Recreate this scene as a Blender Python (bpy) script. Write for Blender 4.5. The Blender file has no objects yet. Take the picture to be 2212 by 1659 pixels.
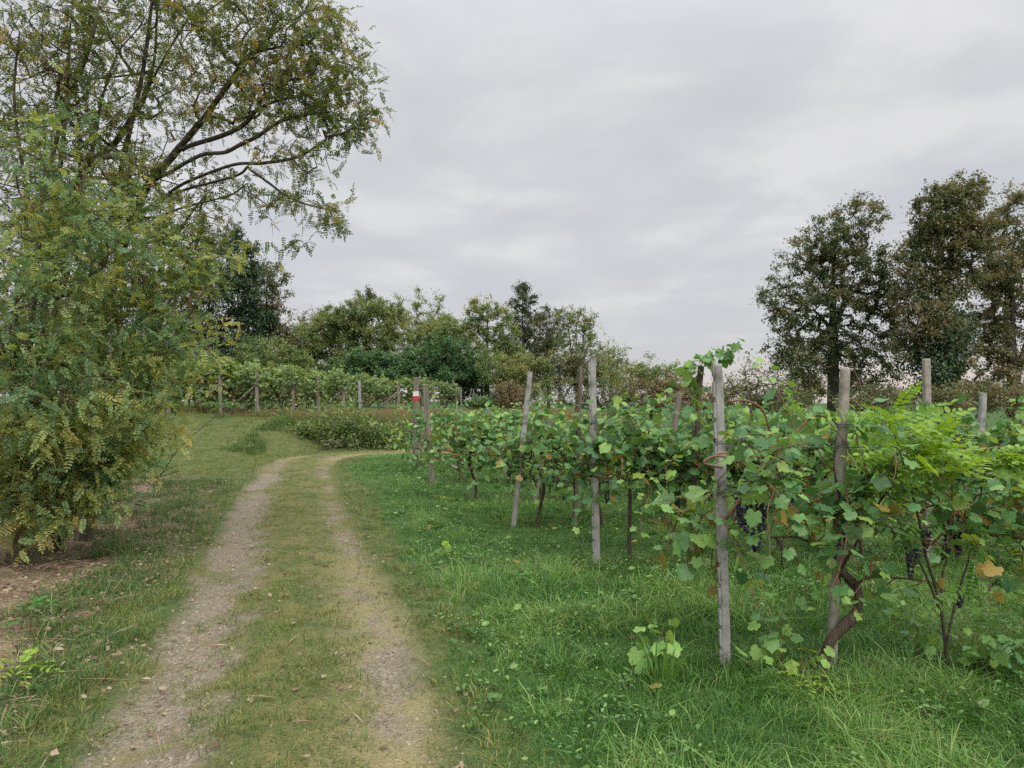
import bpy, math, random
import numpy as np
from mathutils import Vector, Matrix

# ------------------------------------------------------------------ camera, sky, sun, exposure
SC = bpy.context.scene
COL = SC.collection
CAMH = 1.6
cam_d = bpy.data.cameras.new('camera')
cam = bpy.data.objects.new('camera', cam_d)
COL.objects.link(cam)
cam.location = (0, 0, CAMH)
cam.rotation_euler = (math.radians(90 + 1.28), 0, 0)
cam_d.sensor_width = 36.0
cam_d.lens = 25.8
cam_d.clip_start = 0.05
cam_d.clip_end = 6000
SC.camera = cam

SC.view_settings.view_transform = 'Standard'
SC.view_settings.look = 'None'
SC.view_settings.exposure = 1.03
SC.view_settings.gamma = 1.0
SC.view_settings.use_curve_mapping = False
SC.render.engine = 'CYCLES'
SC.cycles.max_bounces = 5
SC.cycles.diffuse_bounces = 3
SC.cycles.glossy_bounces = 1
SC.cycles.transmission_bounces = 2
SC.cycles.transparent_max_bounces = 4
SC.cycles.caustics_reflective = False
SC.cycles.caustics_refractive = False
SC.cycles.use_denoising = False
SC.cycles.use_adaptive_sampling = True
SC.cycles.adaptive_threshold = 0.02

SUN_EL, SUN_ROT = math.radians(48), math.radians(150)

def build_world():
    w = bpy.data.worlds.new('World')
    SC.world = w
    w.use_nodes = True
    nt = w.node_tree
    nt.nodes.clear()
    N, L = nt.nodes, nt.links
    out = N.new('ShaderNodeOutputWorld')
    bg = N.new('ShaderNodeBackground')
    L.new(bg.outputs[0], out.inputs[0])
    sky = N.new('ShaderNodeTexSky')
    sky.sky_type = 'NISHITA'
    sky.sun_disc = False
    sky.sun_elevation = SUN_EL
    sky.sun_rotation = SUN_ROT
    skm = N.new('ShaderNodeVectorMath'); skm.operation = 'SCALE'
    skm.inputs['Scale'].default_value = 0.07
    L.new(sky.outputs[0], skm.inputs[0])
    tc = N.new('ShaderNodeTexCoord')
    sep = N.new('ShaderNodeSeparateXYZ')
    L.new(tc.outputs['Generated'], sep.inputs[0])

    def m(op, a, b=None, c=None, clamp=False):
        n = N.new('ShaderNodeMath'); n.operation = op; n.use_clamp = clamp
        for i, v in enumerate((a, b, c)):
            if v is None: continue
            if isinstance(v, (int, float)): n.inputs[i].default_value = v
            else: L.new(v, n.inputs[i])
        return n.outputs[0]

    def maprange(v, a, b, c, d):
        n = N.new('ShaderNodeMapRange'); n.interpolation_type = 'SMOOTHSTEP'
        L.new(v, n.inputs['Value'])
        for k, q in zip(('From Min', 'From Max', 'To Min', 'To Max'), (a, b, c, d)):
            n.inputs[k].default_value = q
        return n.outputs[0]

    def mix(f, a, b):
        n = N.new('ShaderNodeMix'); n.data_type = 'RGBA'
        if isinstance(f, (int, float)): n.inputs[0].default_value = f
        else: L.new(f, n.inputs[0])
        for i, v in ((6, a), (7, b)):
            if isinstance(v, tuple): n.inputs[i].default_value = (*v, 1)
            else: L.new(v, n.inputs[i])
        return n.outputs[2]

    z = sep.outputs['Z']
    zz = m('ADD', m('MAXIMUM', z, 0.0), 0.16)
    cx = N.new('ShaderNodeCombineXYZ')
    L.new(m('DIVIDE', sep.outputs['X'], zz), cx.inputs[0])
    L.new(m('DIVIDE', sep.outputs['Y'], zz), cx.inputs[1])
    n1 = N.new('ShaderNodeTexNoise')
    n1.inputs['Scale'].default_value = 1.7
    n1.inputs['Detail'].default_value = 5
    n1.inputs['Roughness'].default_value = 0.5
    n1.inputs['Distortion'].default_value = 0.35
    L.new(cx.outputs[0], n1.inputs['Vector'])
    n2 = N.new('ShaderNodeTexNoise')
    n2.inputs['Scale'].default_value = 3.4
    n2.inputs['Detail'].default_value = 3
    mp = N.new('ShaderNodeMapping')
    mp.inputs['Rotation'].default_value = (0, 0, 0.25)
    mp.inputs['Scale'].default_value = (0.55, 1.3, 1)
    L.new(cx.outputs[0], mp.inputs[0]); L.new(mp.outputs[0], n2.inputs['Vector'])
    f = m('ADD', m('MULTIPLY', n1.outputs[0], 0.84), m('MULTIPLY', n2.outputs[0], 0.16))
    cr = N.new('ShaderNodeValToRGB')
    e = cr.color_ramp.elements
    e[0].position = 0.40; e[0].color = (0.59, 0.60, 0.635, 1)
    e[1].position = 0.60; e[1].color = (0.735, 0.73, 0.73, 1)
    mid = e.new(0.5); mid.color = (0.635, 0.64, 0.66, 1)
    L.new(f, cr.inputs[0])
    c = mix(maprange(z, 0.0, 0.22, 0.75, 0.0), cr.outputs[0], (0.58, 0.565, 0.585))
    # warm band low over the horizon to the right
    warm = m('MULTIPLY', maprange(z, 0.0, 0.075, 1.0, 0.0), maprange(sep.outputs['X'], 0.05, 0.5, 0.0, 1.0))
    c = mix(m('MULTIPLY', warm, 0.7), c, (0.78, 0.64, 0.54))
    c = mix(0.9, skm.outputs[0], c)
    sc2 = N.new('ShaderNodeVectorMath'); sc2.operation = 'SCALE'
    L.new(c, sc2.inputs[0])
    L.new(maprange(z, 0.36, 1.0, 1.0, 2.9), sc2.inputs['Scale'])
    L.new(sc2.outputs[0], bg.inputs[0])
    bg.inputs[1].default_value = 0.535
build_world()

sun_d = bpy.data.lights.new('sun', 'SUN')
sun_d.energy = 1.5
sun_d.angle = math.radians(50)
sun_d.color = (1.0, 0.965, 0.92)
sun = bpy.data.objects.new('sun', sun_d)
COL.objects.link(sun)
# light comes from behind the camera, a little to the right, high
sd = Vector((math.sin(SUN_ROT) * math.cos(SUN_EL), math.cos(SUN_ROT) * math.cos(SUN_EL), math.sin(SUN_EL)))
sun.rotation_euler = sd.to_track_quat('Z', 'Y').to_euler()
sun.location = (0, -5, 20)

# ------------------------------------------------------------------ helpers
PXF, CX, HY = 1586.0, 1106.0, 865.0
def P(px, py, D):
    return np.array([(px - CX) / PXF * D, D, CAMH - (py - HY) / PXF * D])
def smooth(t):
    t = np.clip(t, 0, 1); return t * t * (3 - 2 * t)
def _h(ix, iy, s):
    v = np.sin(ix * 127.1 + iy * 311.7 + s * 74.7) * 43758.5453
    return v - np.floor(v)
def vnoise(x, y, s=0):
    x = np.asarray(x, float); y = np.asarray(y, float)
    ix, iy = np.floor(x), np.floor(y); fx, fy = smooth(x - ix), smooth(y - iy)
    a = _h(ix, iy, s) * (1 - fx) + _h(ix + 1, iy, s) * fx
    b = _h(ix, iy + 1, s) * (1 - fx) + _h(ix + 1, iy + 1, s) * fx
    return a * (1 - fy) + b * fy
def norm(a):
    a = np.asarray(a, float)
    return a / np.maximum(np.linalg.norm(a, axis=-1, keepdims=True), 1e-9)
def frames(d, n):
    """rotation matrices whose y is d and whose z is close to n"""
    y = norm(d); x = norm(np.cross(y, n)); z = np.cross(x, y)
    return np.stack([x, y, z], axis=-1)

class MB:
    def __init__(s): s.V, s.F, s.R, s.n = [], [], [], 0
    def add(s, V, faces, rnd=0.5):
        V = np.asarray(V, float).reshape(-1, 3)
        for f in faces if isinstance(faces, list) else [faces]:
            f = np.asarray(f, int)
            if f.size: s.F.append(f + s.n)
        s.V.append(V)
        s.R.append(np.full(len(V), rnd, float) if np.isscalar(rnd) else np.asarray(rnd, float))
        s.n += len(V)
    def inst(s, tmpl, pos, rot, scl, rnd):
        tv, tf = tmpl
        N, k = len(pos), len(tv)
        if N == 0: return
        scl = np.asarray(scl, float).reshape(N, 1, -1)
        V = np.einsum('nij,nkj->nki', rot, tv[None] * scl) + np.asarray(pos)[:, None]
        offs = (np.arange(N) * k)[:, None, None]
        s.add(V.reshape(-1, 3), [(np.asarray(f)[None] + offs).reshape(-1, np.asarray(f).shape[1]) for f in tf], np.repeat(rnd, k))
    def tube(s, pts, rad, sides=5, rnd=0.5, cap=True, ell=None):
        pts = np.asarray(pts, float); n = len(pts)
        rad = np.broadcast_to(np.asarray(rad, float), (n,))
        t = np.gradient(pts, axis=0); t = norm(t)
        up = np.array([0, 0, 1.0]) if abs(t[0][2]) < 0.9 else np.array([1.0, 0, 0])
        a = norm(np.cross(t[0], up)); A = [a]
        for i in range(1, n):
            a = A[-1] - t[i] * np.dot(A[-1], t[i]); A.append(norm(a))
        A = np.array(A); B = np.cross(t, A)
        th = np.arange(sides) * 2 * np.pi / sides
        V = pts[:, None] + rad[:, None, None] * (np.cos(th)[None, :, None] * A[:, None] + np.sin(th)[None, :, None] * B[:, None])
        i, j = np.meshgrid(np.arange(n - 1), np.arange(sides), indexing='ij')
        i, j = i.ravel(), j.ravel(); j2 = (j + 1) % sides
        Q = np.stack([i * sides + j, i * sides + j2, (i + 1) * sides + j2, (i + 1) * sides + j], 1)
        fs = [Q]
        if cap:
            fs.append(np.array([list(range(sides))[::-1], list(range((n - 1) * sides, n * sides))]))
        s.add(V.reshape(-1, 3), fs, rnd)
    def mesh(s, name, mat, flat=True):
        me = bpy.data.meshes.new(name)
        if not s.V: return me
        V = np.concatenate(s.V); R = np.concatenate(s.R)
        ls = np.concatenate([f.ravel() for f in s.F]); tot = np.concatenate([np.full(len(f), f.shape[1]) for f in s.F])
        me.vertices.add(len(V)); me.loops.add(len(ls)); me.polygons.add(len(tot))
        me.vertices.foreach_set('co', V.astype(np.float32).ravel())
        me.loops.foreach_set('vertex_index', ls.astype(np.int32))
        st = np.zeros(len(tot), np.int32); st[1:] = np.cumsum(tot)[:-1]
        me.polygons.foreach_set('loop_start', st)
        at = me.attributes.new('rnd', 'FLOAT', 'POINT'); at.data.foreach_set('value', R.astype(np.float32))
        me.update(calc_edges=True)
        me.polygons.foreach_set('use_smooth', np.full(len(tot), not flat))
        me.materials.append(mat)
        me.update()
        return me
    def build(s, name, mat, parent=None, flat=True, **props):
        o = bpy.data.objects.new(name, s.mesh(name, mat, flat))
        COL.objects.link(o)
        if parent is not None: o.parent = parent
        for k, v in props.items(): o[k] = v
        return o

def thing(name, label, cat, loc=(0, 0, 0), group=None):
    o = bpy.data.objects.new(name, None); COL.objects.link(o)
    o.empty_display_size = 0.2
    o.location = loc; o['label'] = label; o['category'] = cat
    if group: o['group'] = group
    return o
def copy_thing(src, loc, label, rotz=0.0, scale=None, group=None):
    r = src.copy(); COL.objects.link(r); r.location = loc; r.rotation_euler = (0, 0, rotz); r['label'] = label
    if scale: r.scale = scale
    if group: r['group'] = group
    for ch in list(src.children):
        c = ch.copy(); COL.objects.link(c); c.parent = r
        for g in list(ch.children):
            d = g.copy(); COL.objects.link(d); d.parent = c
    return r

# ------------------------------------------------------------------ materials
def new_mat(name):
    m = bpy.data.materials.new(name); m.use_nodes = True
    nt = m.node_tree; nt.nodes.clear()
    return m, nt.nodes, nt.links
def ramp(N, stops):
    r = N.new('ShaderNodeValToRGB'); e = r.color_ramp.elements
    while len(e) < len(stops): e.new(0.5)
    for el, (p, c) in zip(e, stops):
        el.position = p; el.color = (*c, 1)
    return r
def leaf_mat(name, stops, transl=0.3, rough=0.5, spec=0.35, tb=(1.35, 1.25, 0.6), nscale=11.0, under=None):
    m, N, L = new_mat(name)
    at = N.new('ShaderNodeAttribute'); at.attribute_name = 'rnd'
    r = ramp(N, stops); L.new(at.outputs['Fac'], r.inputs[0])
    ob = N.new('ShaderNodeTexCoord')
    nz = N.new('ShaderNodeTexNoise'); nz.inputs['Scale'].default_value = nscale; nz.inputs['Detail'].default_value = 3
    L.new(ob.outputs['Object'], nz.inputs['Vector'])
    mr = N.new('ShaderNodeMapRange'); mr.inputs[1].default_value = 0.3; mr.inputs[2].default_value = 0.7
    mr.inputs[3].default_value = 0.8; mr.inputs[4].default_value = 1.2
    L.new(nz.outputs[0], mr.inputs[0])
    sc = N.new('ShaderNodeVectorMath'); sc.operation = 'SCALE'
    L.new(r.outputs[0], sc.inputs[0]); L.new(mr.outputs[0], sc.inputs['Scale'])
    p = N.new('ShaderNodeBsdfPrincipled')
    if under:
        ge = N.new('ShaderNodeNewGeometry'); mu2 = N.new('ShaderNodeMix'); mu2.data_type = 'RGBA'
        fa = N.new('ShaderNodeMath'); fa.operation = 'MULTIPLY'; fa.inputs[1].default_value = 0.55; L.new(ge.outputs['Backfacing'], fa.inputs[0])
        L.new(fa.outputs[0], mu2.inputs[0]); L.new(sc.outputs[0], mu2.inputs[6]); mu2.inputs[7].default_value = (*under, 1)
        L.new(mu2.outputs[2], p.inputs['Base Color'])
    else:
        L.new(sc.outputs[0], p.inputs['Base Color'])
    p.inputs['Roughness'].default_value = rough
    p.inputs['Specular IOR Level'].default_value = spec
    tr = N.new('ShaderNodeBsdfTranslucent')
    mu = N.new('ShaderNodeVectorMath'); mu.operation = 'MULTIPLY'; mu.inputs[1].default_value = tb
    L.new(sc.outputs[0], mu.inputs[0]); L.new(mu.outputs[0], tr.inputs[0])
    mx = N.new('ShaderNodeMixShader'); mx.inputs[0].default_value = transl
    L.new(p.outputs[0], mx.inputs[1]); L.new(tr.outputs[0], mx.inputs[2])
    o = N.new('ShaderNodeOutputMaterial'); L.new(mx.outputs[0], o.inputs[0])
    return m
def rough_mat(name, c1, c2, scale=8.0, stretch=(1, 1, 1), bump=0.3, rough=0.85, c3=None, spots=0.0, dist=0.01, spec=0.25):
    m, N, L = new_mat(name)
    ob = N.new('ShaderNodeTexCoord')
    mp = N.new('ShaderNodeMapping'); mp.inputs['Scale'].default_value = stretch
    L.new(ob.outputs['Object'], mp.inputs[0])
    nz = N.new('ShaderNodeTexNoise'); nz.inputs['Scale'].default_value = scale; nz.inputs['Detail'].default_value = 6
    nz.inputs['Roughness'].default_value = 0.65
    L.new(mp.outputs[0], nz.inputs['Vector'])
    st = [(0.3, c1), (0.68, c2)]
    r = ramp(N, st); L.new(nz.outputs[0], r.inputs[0])
    col = r.outputs[0]
    if c3 is not None:
        n2 = N.new('ShaderNodeTexNoise'); n2.inputs['Scale'].default_value = scale * 0.35; n2.inputs['Detail'].default_value = 4
        L.new(ob.outputs['Object'], n2.inputs['Vector'])
        mr = N.new('ShaderNodeMapRange'); mr.inputs[1].default_value = 0.5; mr.inputs[2].default_value = 0.7
        mr.inputs[4].default_value = spots
        L.new(n2.outputs[0], mr.inputs[0])
        mx = N.new('ShaderNodeMix'); mx.data_type = 'RGBA'
        L.new(mr.outputs[0], mx.inputs[0]); L.new(col, mx.inputs[6]); mx.inputs[7].default_value = (*c3, 1)
        col = mx.outputs[2]
    p = N.new('ShaderNodeBsdfPrincipled'); L.new(col, p.inputs['Base Color'])
    p.inputs['Roughness'].default_value = rough; p.inputs['Specular IOR Level'].default_value = spec
    b = N.new('ShaderNodeBump'); b.inputs['Strength'].default_value = bump; b.inputs['Distance'].default_value = dist
    L.new(nz.outputs[0], b.inputs['Height']); L.new(b.outputs[0], p.inputs['Normal'])
    o = N.new('ShaderNodeOutputMaterial'); L.new(p.outputs[0], o.inputs[0])
    return m
def plain_mat(name, c, rough=0.5, spec=0.4):
    return rough_mat(name, tuple(x * 0.85 for x in c), tuple(x * 1.1 for x in c), 40, bump=0.1, rough=rough, spec=spec)

M = {}
M['vine'] = leaf_mat('vine_leaf', [(0.0, (0.055, 0.145, 0.05)), (0.3, (0.10, 0.235, 0.08)), (0.6, (0.165, 0.325, 0.10)), (0.78, (0.26, 0.43, 0.10)), (0.9, (0.27, 0.36, 0.06)), (0.95, (0.30, 0.22, 0.05)), (1.0, (0.17, 0.075, 0.035))], 0.36, 0.42, 0.4, under=(0.19, 0.26, 0.14))
M['vine_far'] = leaf_mat('far_vine_leaf', [(0.0, (0.06, 0.11, 0.04)), (0.35, (0.115, 0.18, 0.06)), (0.65, (0.19, 0.27, 0.085)), (0.8, (0.27, 0.35, 0.11)), (0.9, (0.24, 0.2, 0.07)), (1.0, (0.15, 0.09, 0.05))], 0.33, 0.5, 0.3)
M['robinia'] = leaf_mat('robinia_leaf', [(0.0, (0.085, 0.135, 0.045)), (0.45, (0.14, 0.18, 0.055)), (0.8, (0.205, 0.215, 0.06)), (1.0, (0.34, 0.27, 0.08))], 0.42, 0.5, 0.3)
M['robinia_shrub'] = leaf_mat('robinia_shrub_leaf', [(0.0, (0.15, 0.255, 0.13)), (0.35, (0.28, 0.36, 0.135)), (0.75, (0.38, 0.40, 0.13)), (1.0, (0.46, 0.42, 0.14))], 0.5, 0.5, 0.3)
M['sapling'] = leaf_mat('sapling_leaf', [(0.0, (0.07, 0.18, 0.03)), (0.5, (0.18, 0.34, 0.045)), (1.0, (0.30, 0.43, 0.055))], 0.4, 0.45, 0.35)
M['oak'] = leaf_mat('oak_leaf', [(0.0, (0.07, 0.115, 0.052)), (0.5, (0.125, 0.155, 0.072)), (0.82, (0.18, 0.17, 0.08)), (1.0, (0.25, 0.19, 0.10))], 0.32, 0.55, 0.3)
M['oak_brown'] = leaf_mat('oak_leaf_brown', [(0.0, (0.085, 0.12, 0.058)), (0.4, (0.15, 0.165, 0.083)), (0.78, (0.215, 0.195, 0.105)), (1.0, (0.30, 0.235, 0.14))], 0.32, 0.55, 0.3)
M['ivy'] = leaf_mat('ivy_leaf', [(0.0, (0.035, 0.07, 0.034)), (0.6, (0.06, 0.105, 0.048)), (1.0, (0.10, 0.145, 0.06))], 0.2, 0.4, 0.4)
M['thicket'] = leaf_mat('thicket_leaf', [(0.0, (0.12, 0.195, 0.08)), (0.5, (0.215, 0.28, 0.105)), (0.85, (0.29, 0.33, 0.125)), (1.0, (0.33, 0.29, 0.13))], 0.36, 0.55, 0.3)
M['darkbush'] = leaf_mat('dark_bush_leaf', [(0.0, (0.05, 0.115, 0.05)), (0.6, (0.09, 0.18, 0.07)), (1.0, (0.14, 0.235, 0.085))], 0.25, 0.5, 0.3)
M['dullgreen'] = leaf_mat('dull_green_leaf', [(0.0, (0.07, 0.10, 0.048)), (0.6, (0.135, 0.16, 0.072)), (1.0, (0.21, 0.205, 0.095))], 0.25, 0.5, 0.3)
M['brownbush'] = leaf_mat('brown_bush_leaf', [(0.0, (0.11, 0.115, 0.05)), (0.5, (0.19, 0.165, 0.085)), (1.0, (0.30, 0.23, 0.135))], 0.25, 0.6, 0.2)
M['bramble'] = leaf_mat('bramble_leaf', [(0.0, (0.06, 0.115, 0.035)), (0.5, (0.125, 0.195, 0.055)), (0.88, (0.23, 0.30, 0.075)), (1.0, (0.30, 0.22, 0.10))], 0.3, 0.5, 0.3)
M['fern'] = leaf_mat('seedling_leaf', [(0.0, (0.035, 0.12, 0.035)), (0.6, (0.07, 0.20, 0.045)), (1.0, (0.16, 0.30, 0.06))], 0.3, 0.45, 0.3)
M['lush'] = leaf_mat('lush_grass_blade', [(0.0, (0.035, 0.095, 0.02)), (0.45, (0.085, 0.205, 0.037)), (0.75, (0.145, 0.285, 0.06)), (0.92, (0.24, 0.355, 0.11)), (1.0, (0.38, 0.34, 0.17))], 0.33, 0.42, 0.3)
M['short'] = leaf_mat('short_grass_blade', [(0.0, (0.075, 0.14, 0.035)), (0.45, (0.155, 0.20, 0.055)), (0.8, (0.26, 0.26, 0.08)), (1.0, (0.40, 0.34, 0.17))], 0.3, 0.55, 0.25)
M['verge'] = leaf_mat('verge_grass_blade', [(0.0, (0.04, 0.11, 0.028)), (0.6, (0.085, 0.18, 0.045)), (0.9, (0.17, 0.23, 0.07)), (1.0, (0.37, 0.29, 0.15))], 0.3, 0.5, 0.3)
M['dry'] = leaf_mat('dry_grass_blade', [(0.0, (0.11, 0.12, 0.045)), (0.5, (0.20, 0.16, 0.075)), (1.0, (0.30, 0.23, 0.13))], 0.3, 0.6, 0.2)
M['weed'] = leaf_mat('weed_leaf', [(0.0, (0.05, 0.14, 0.035)), (0.6, (0.11, 0.23, 0.055)), (1.0, (0.24, 0.37, 0.10))], 0.3, 0.42, 0.4)
M['litter'] = leaf_mat('litter_leaf', [(0.0, (0.13, 0.086, 0.057)), (0.5, (0.26, 0.187, 0.127)), (1.0, (0.42, 0.325, 0.23))], 0.1, 0.7, 0.2)
M['bark'] = rough_mat('bark', (0.05, 0.042, 0.033), (0.15, 0.125, 0.095), 22, (1, 1, 0.25), 0.7, 0.9)
M['bark_dark'] = rough_mat('bark_dark', (0.03, 0.026, 0.022), (0.085, 0.07, 0.055), 22, (1, 1, 0.25), 0.7, 0.9)
M['vinebark'] = rough_mat('vine_bark', (0.03, 0.022, 0.017), (0.115, 0.085, 0.062), 60, (1, 1, 0.12), 0.9, 0.9, dist=0.012)
M['cane'] = rough_mat('vine_cane', (0.10, 0.05, 0.03), (0.21, 0.115, 0.06), 60, (1, 1, 0.3), 0.2, 0.6)
M['twig'] = rough_mat('twig', (0.09, 0.065, 0.04), (0.2, 0.15, 0.09), 40, (1, 1, 0.3), 0.2, 0.8)
M['concrete'] = rough_mat('post_concrete', (0.21, 0.205, 0.19), (0.36, 0.355, 0.34), 26, (1, 1, 0.5), 0.5, 0.9, (0.12, 0.11, 0.09), 0.75, 0.006)
M['concrete_warm'] = rough_mat('post_concrete_warm', (0.21, 0.188, 0.158), (0.37, 0.335, 0.29), 30, (1, 1, 0.6), 0.6, 0.9, (0.15, 0.128, 0.10), 0.6, 0.006)
M['wood'] = rough_mat('post_wood', (0.115, 0.095, 0.078), (0.25, 0.215, 0.18), 30, (1, 1, 0.06), 0.6, 0.9, (0.12, 0.10, 0.08), 0.6, 0.006)
M['wood_dark'] = rough_mat('post_wood_dark', (0.075, 0.058, 0.045), (0.19, 0.15, 0.12), 30, (1, 1, 0.06), 0.6, 0.9, (0.05, 0.04, 0.03), 0.6, 0.006)
M['wire'] = plain_mat('wire_metal', (0.10, 0.10, 0.095), 0.5, 0.5)
M['orange_tie'] = plain_mat('orange_tie', (0.40, 0.13, 0.06), 0.5)
M['white_paint'] = plain_mat('white_paint', (0.62, 0.61, 0.58), 0.7)
M['red_paint'] = plain_mat('red_paint', (0.46, 0.045, 0.04), 0.7)
M['grape'] = leaf_mat('grape_skin', [(0.0, (0.012, 0.012, 0.03)), (0.7, (0.03, 0.025, 0.055)), (1.0, (0.09, 0.04, 0.06))], 0.0, 0.4, 0.5)
M['stone'] = rough_mat('pebble', (0.21, 0.175, 0.125), (0.42, 0.36, 0.275), 20, bump=0.2, rough=0.9)

# ------------------------------------------------------------------ terrain
CL = np.array([(-0.1, -40), (-0.25, -12), (-0.5, -4), (-0.75, 0), (-1.12, 3.45), (-1.75, 5.83), (-2.67, 8.9), (-4.0, 13.4), (-5.1, 17.6),
               (-5.45, 19.8), (-5.2, 21.4), (-4.3, 22.5), (-2.6, 23.0), (1.0, 23.1), (8.0, 22.6), (20, 22.0), (45, 21.0)], float)
def _cat(pts, n=14):
    out = []
    q = np.vstack([2 * pts[0] - pts[1], pts, 2 * pts[-1] - pts[-2]])
    for i in range(1, len(q) - 2):
        t = np.linspace(0, 1, n, endpoint=False)[:, None]
        a, b, c, d = q[i - 1], q[i], q[i + 1], q[i + 2]
        out.append(0.5 * (2 * b + (c - a) * t + (2 * a - 5 * b + 4 * c - d) * t ** 2 + (3 * b - a - 3 * c + d) * t ** 3))
    return np.vstack(out + [pts[-1:]])
CLD = _cat(CL, 16)
CLT = norm(np.gradient(CLD, axis=0))
CLN = np.stack([CLT[:, 1], -CLT[:, 0]], 1)      # to the right of the direction of travel
def track(x, y):
    x = np.atleast_1d(np.asarray(x, float)); y = np.atleast_1d(np.asarray(y, float))
    out = np.empty(x.shape)
    fx, fy = x.ravel(), y.ravel(); o = out.ravel()
    for s in range(0, len(fx), 20000):
        dx = fx[s:s + 20000, None] - CLD[None, :, 0]; dy = fy[s:s + 20000, None] - CLD[None, :, 1]
        k = np.argmin(dx * dx + dy * dy, 1); r = np.arange(len(k))
        dd = dx[r, k] * CLN[k, 0] + dy[r, k] * CLN[k, 1]
        ds = np.sqrt(dx[r, k] ** 2 + dy[r, k] ** 2)
        o[s:s + 20000] = np.sign(dd) * ds
    return o.reshape(x.shape)
def base_h(x, y):
    x = np.asarray(x, float); y = np.asarray(y, float)
    y0 = 23.6 - 4.6 * smooth((-x - 5.5) / 3.0)
    y1 = 26.4
    rise = (0.93 + 0.045 * np.clip(-x - 8, 0, 14)) * smooth((y - y0) / (y1 - y0)) * (1 - 0.85 * smooth((x - 1) / 9))
    h = rise
    h = h - 0.02 * np.clip(y - 62, 0, 400) * 1.0
    h = h - 0.11 * np.clip(y - 26, 0, 90) * smooth((x - 2) / 7)
    h = np.maximum(h, -16)
    verge = smooth((-x - 3.2 - 0.0 * y) / 4) * smooth((16 - y) / 5) * 0.22
    h = h + verge
    near = np.exp(-(np.maximum(np.hypot(x, y) - 25, 0) / 40) ** 2)
    h = h + ((vnoise(x * 0.7, y * 0.7, 3) - 0.5) * 0.07 + (vnoise(x * 2.3, y * 2.3, 4) - 0.5) * 0.03) * near
    return h
def ground_h(x, y, d=None):
    d = track(x, y) if d is None else d
    h = base_h(x, y)
    prof = -0.045 * np.exp(-((np.abs(d) - 0.62) / 0.24) ** 2) + 0.02 * np.exp(-(d / 0.3) ** 2)
    k = 1 - smooth((np.abs(d) - 1.0) / 0.5)
    flat = (vnoise(np.asarray(x) * 0.7, np.asarray(y) * 0.7, 3) - 0.5) * -0.04
    return h + k * (prof + flat)
def gh(x, y): return float(ground_h(np.array([x]), np.array([y]))[0])

def axis(lo, hi, fine_lo, fine_hi, step, n_out, power=2.6):
    mid = np.arange(fine_lo, fine_hi + step * 0.5, step)
    a = fine_lo - (fine_lo - lo) * (np.linspace(1, 0, n_out, endpoint=False) ** power)
    b = fine_hi + (hi - fine_hi) * (np.linspace(0, 1, n_out + 1)[1:] ** power)
    return np.concatenate([a, mid, b])
def attr(me, name, v):
    a = me.attributes.new(name, 'FLOAT', 'POINT'); a.data.foreach_set('value', np.asarray(v, np.float32).ravel())

def zone(x, y, d):
    """lush, short, verge, dry weights of the grass cover"""
    nz = vnoise(x * 1.1, y * 1.1, 11) * 0.6 + vnoise(x * 3.1, y * 3.1, 12) * 0.4
    right = smooth((d - 0.95 - (nz - 0.5) * 0.9) / 0.5)
    inblock = right * (y < 23.0)
    upper = smooth((y - 23.8) / 1.5)
    lush = inblock * (1 - upper)
    left = smooth((-d - 1.0 - (nz - 0.5) * 0.7) / 0.4)
    leftgreen = left * smooth((y - 11.5 - (nz - 0.5) * 3) / 4) 
    verge = left * (1 - smooth((y - 12.5) / 4))
    beyond = smooth((y - 31) / 5)
    dry = upper * smooth((x + 7.8) / 1.5) * (1 - beyond) * (1 - smooth((x - 2) / 3))
    lush = np.clip(lush + upper * np.maximum(beyond, smooth((x - 2) / 3)), 0, 1)
    short = np.clip(1 - lush - verge - dry, 0, 1)
    return lush, short, verge, dry, nz

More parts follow.
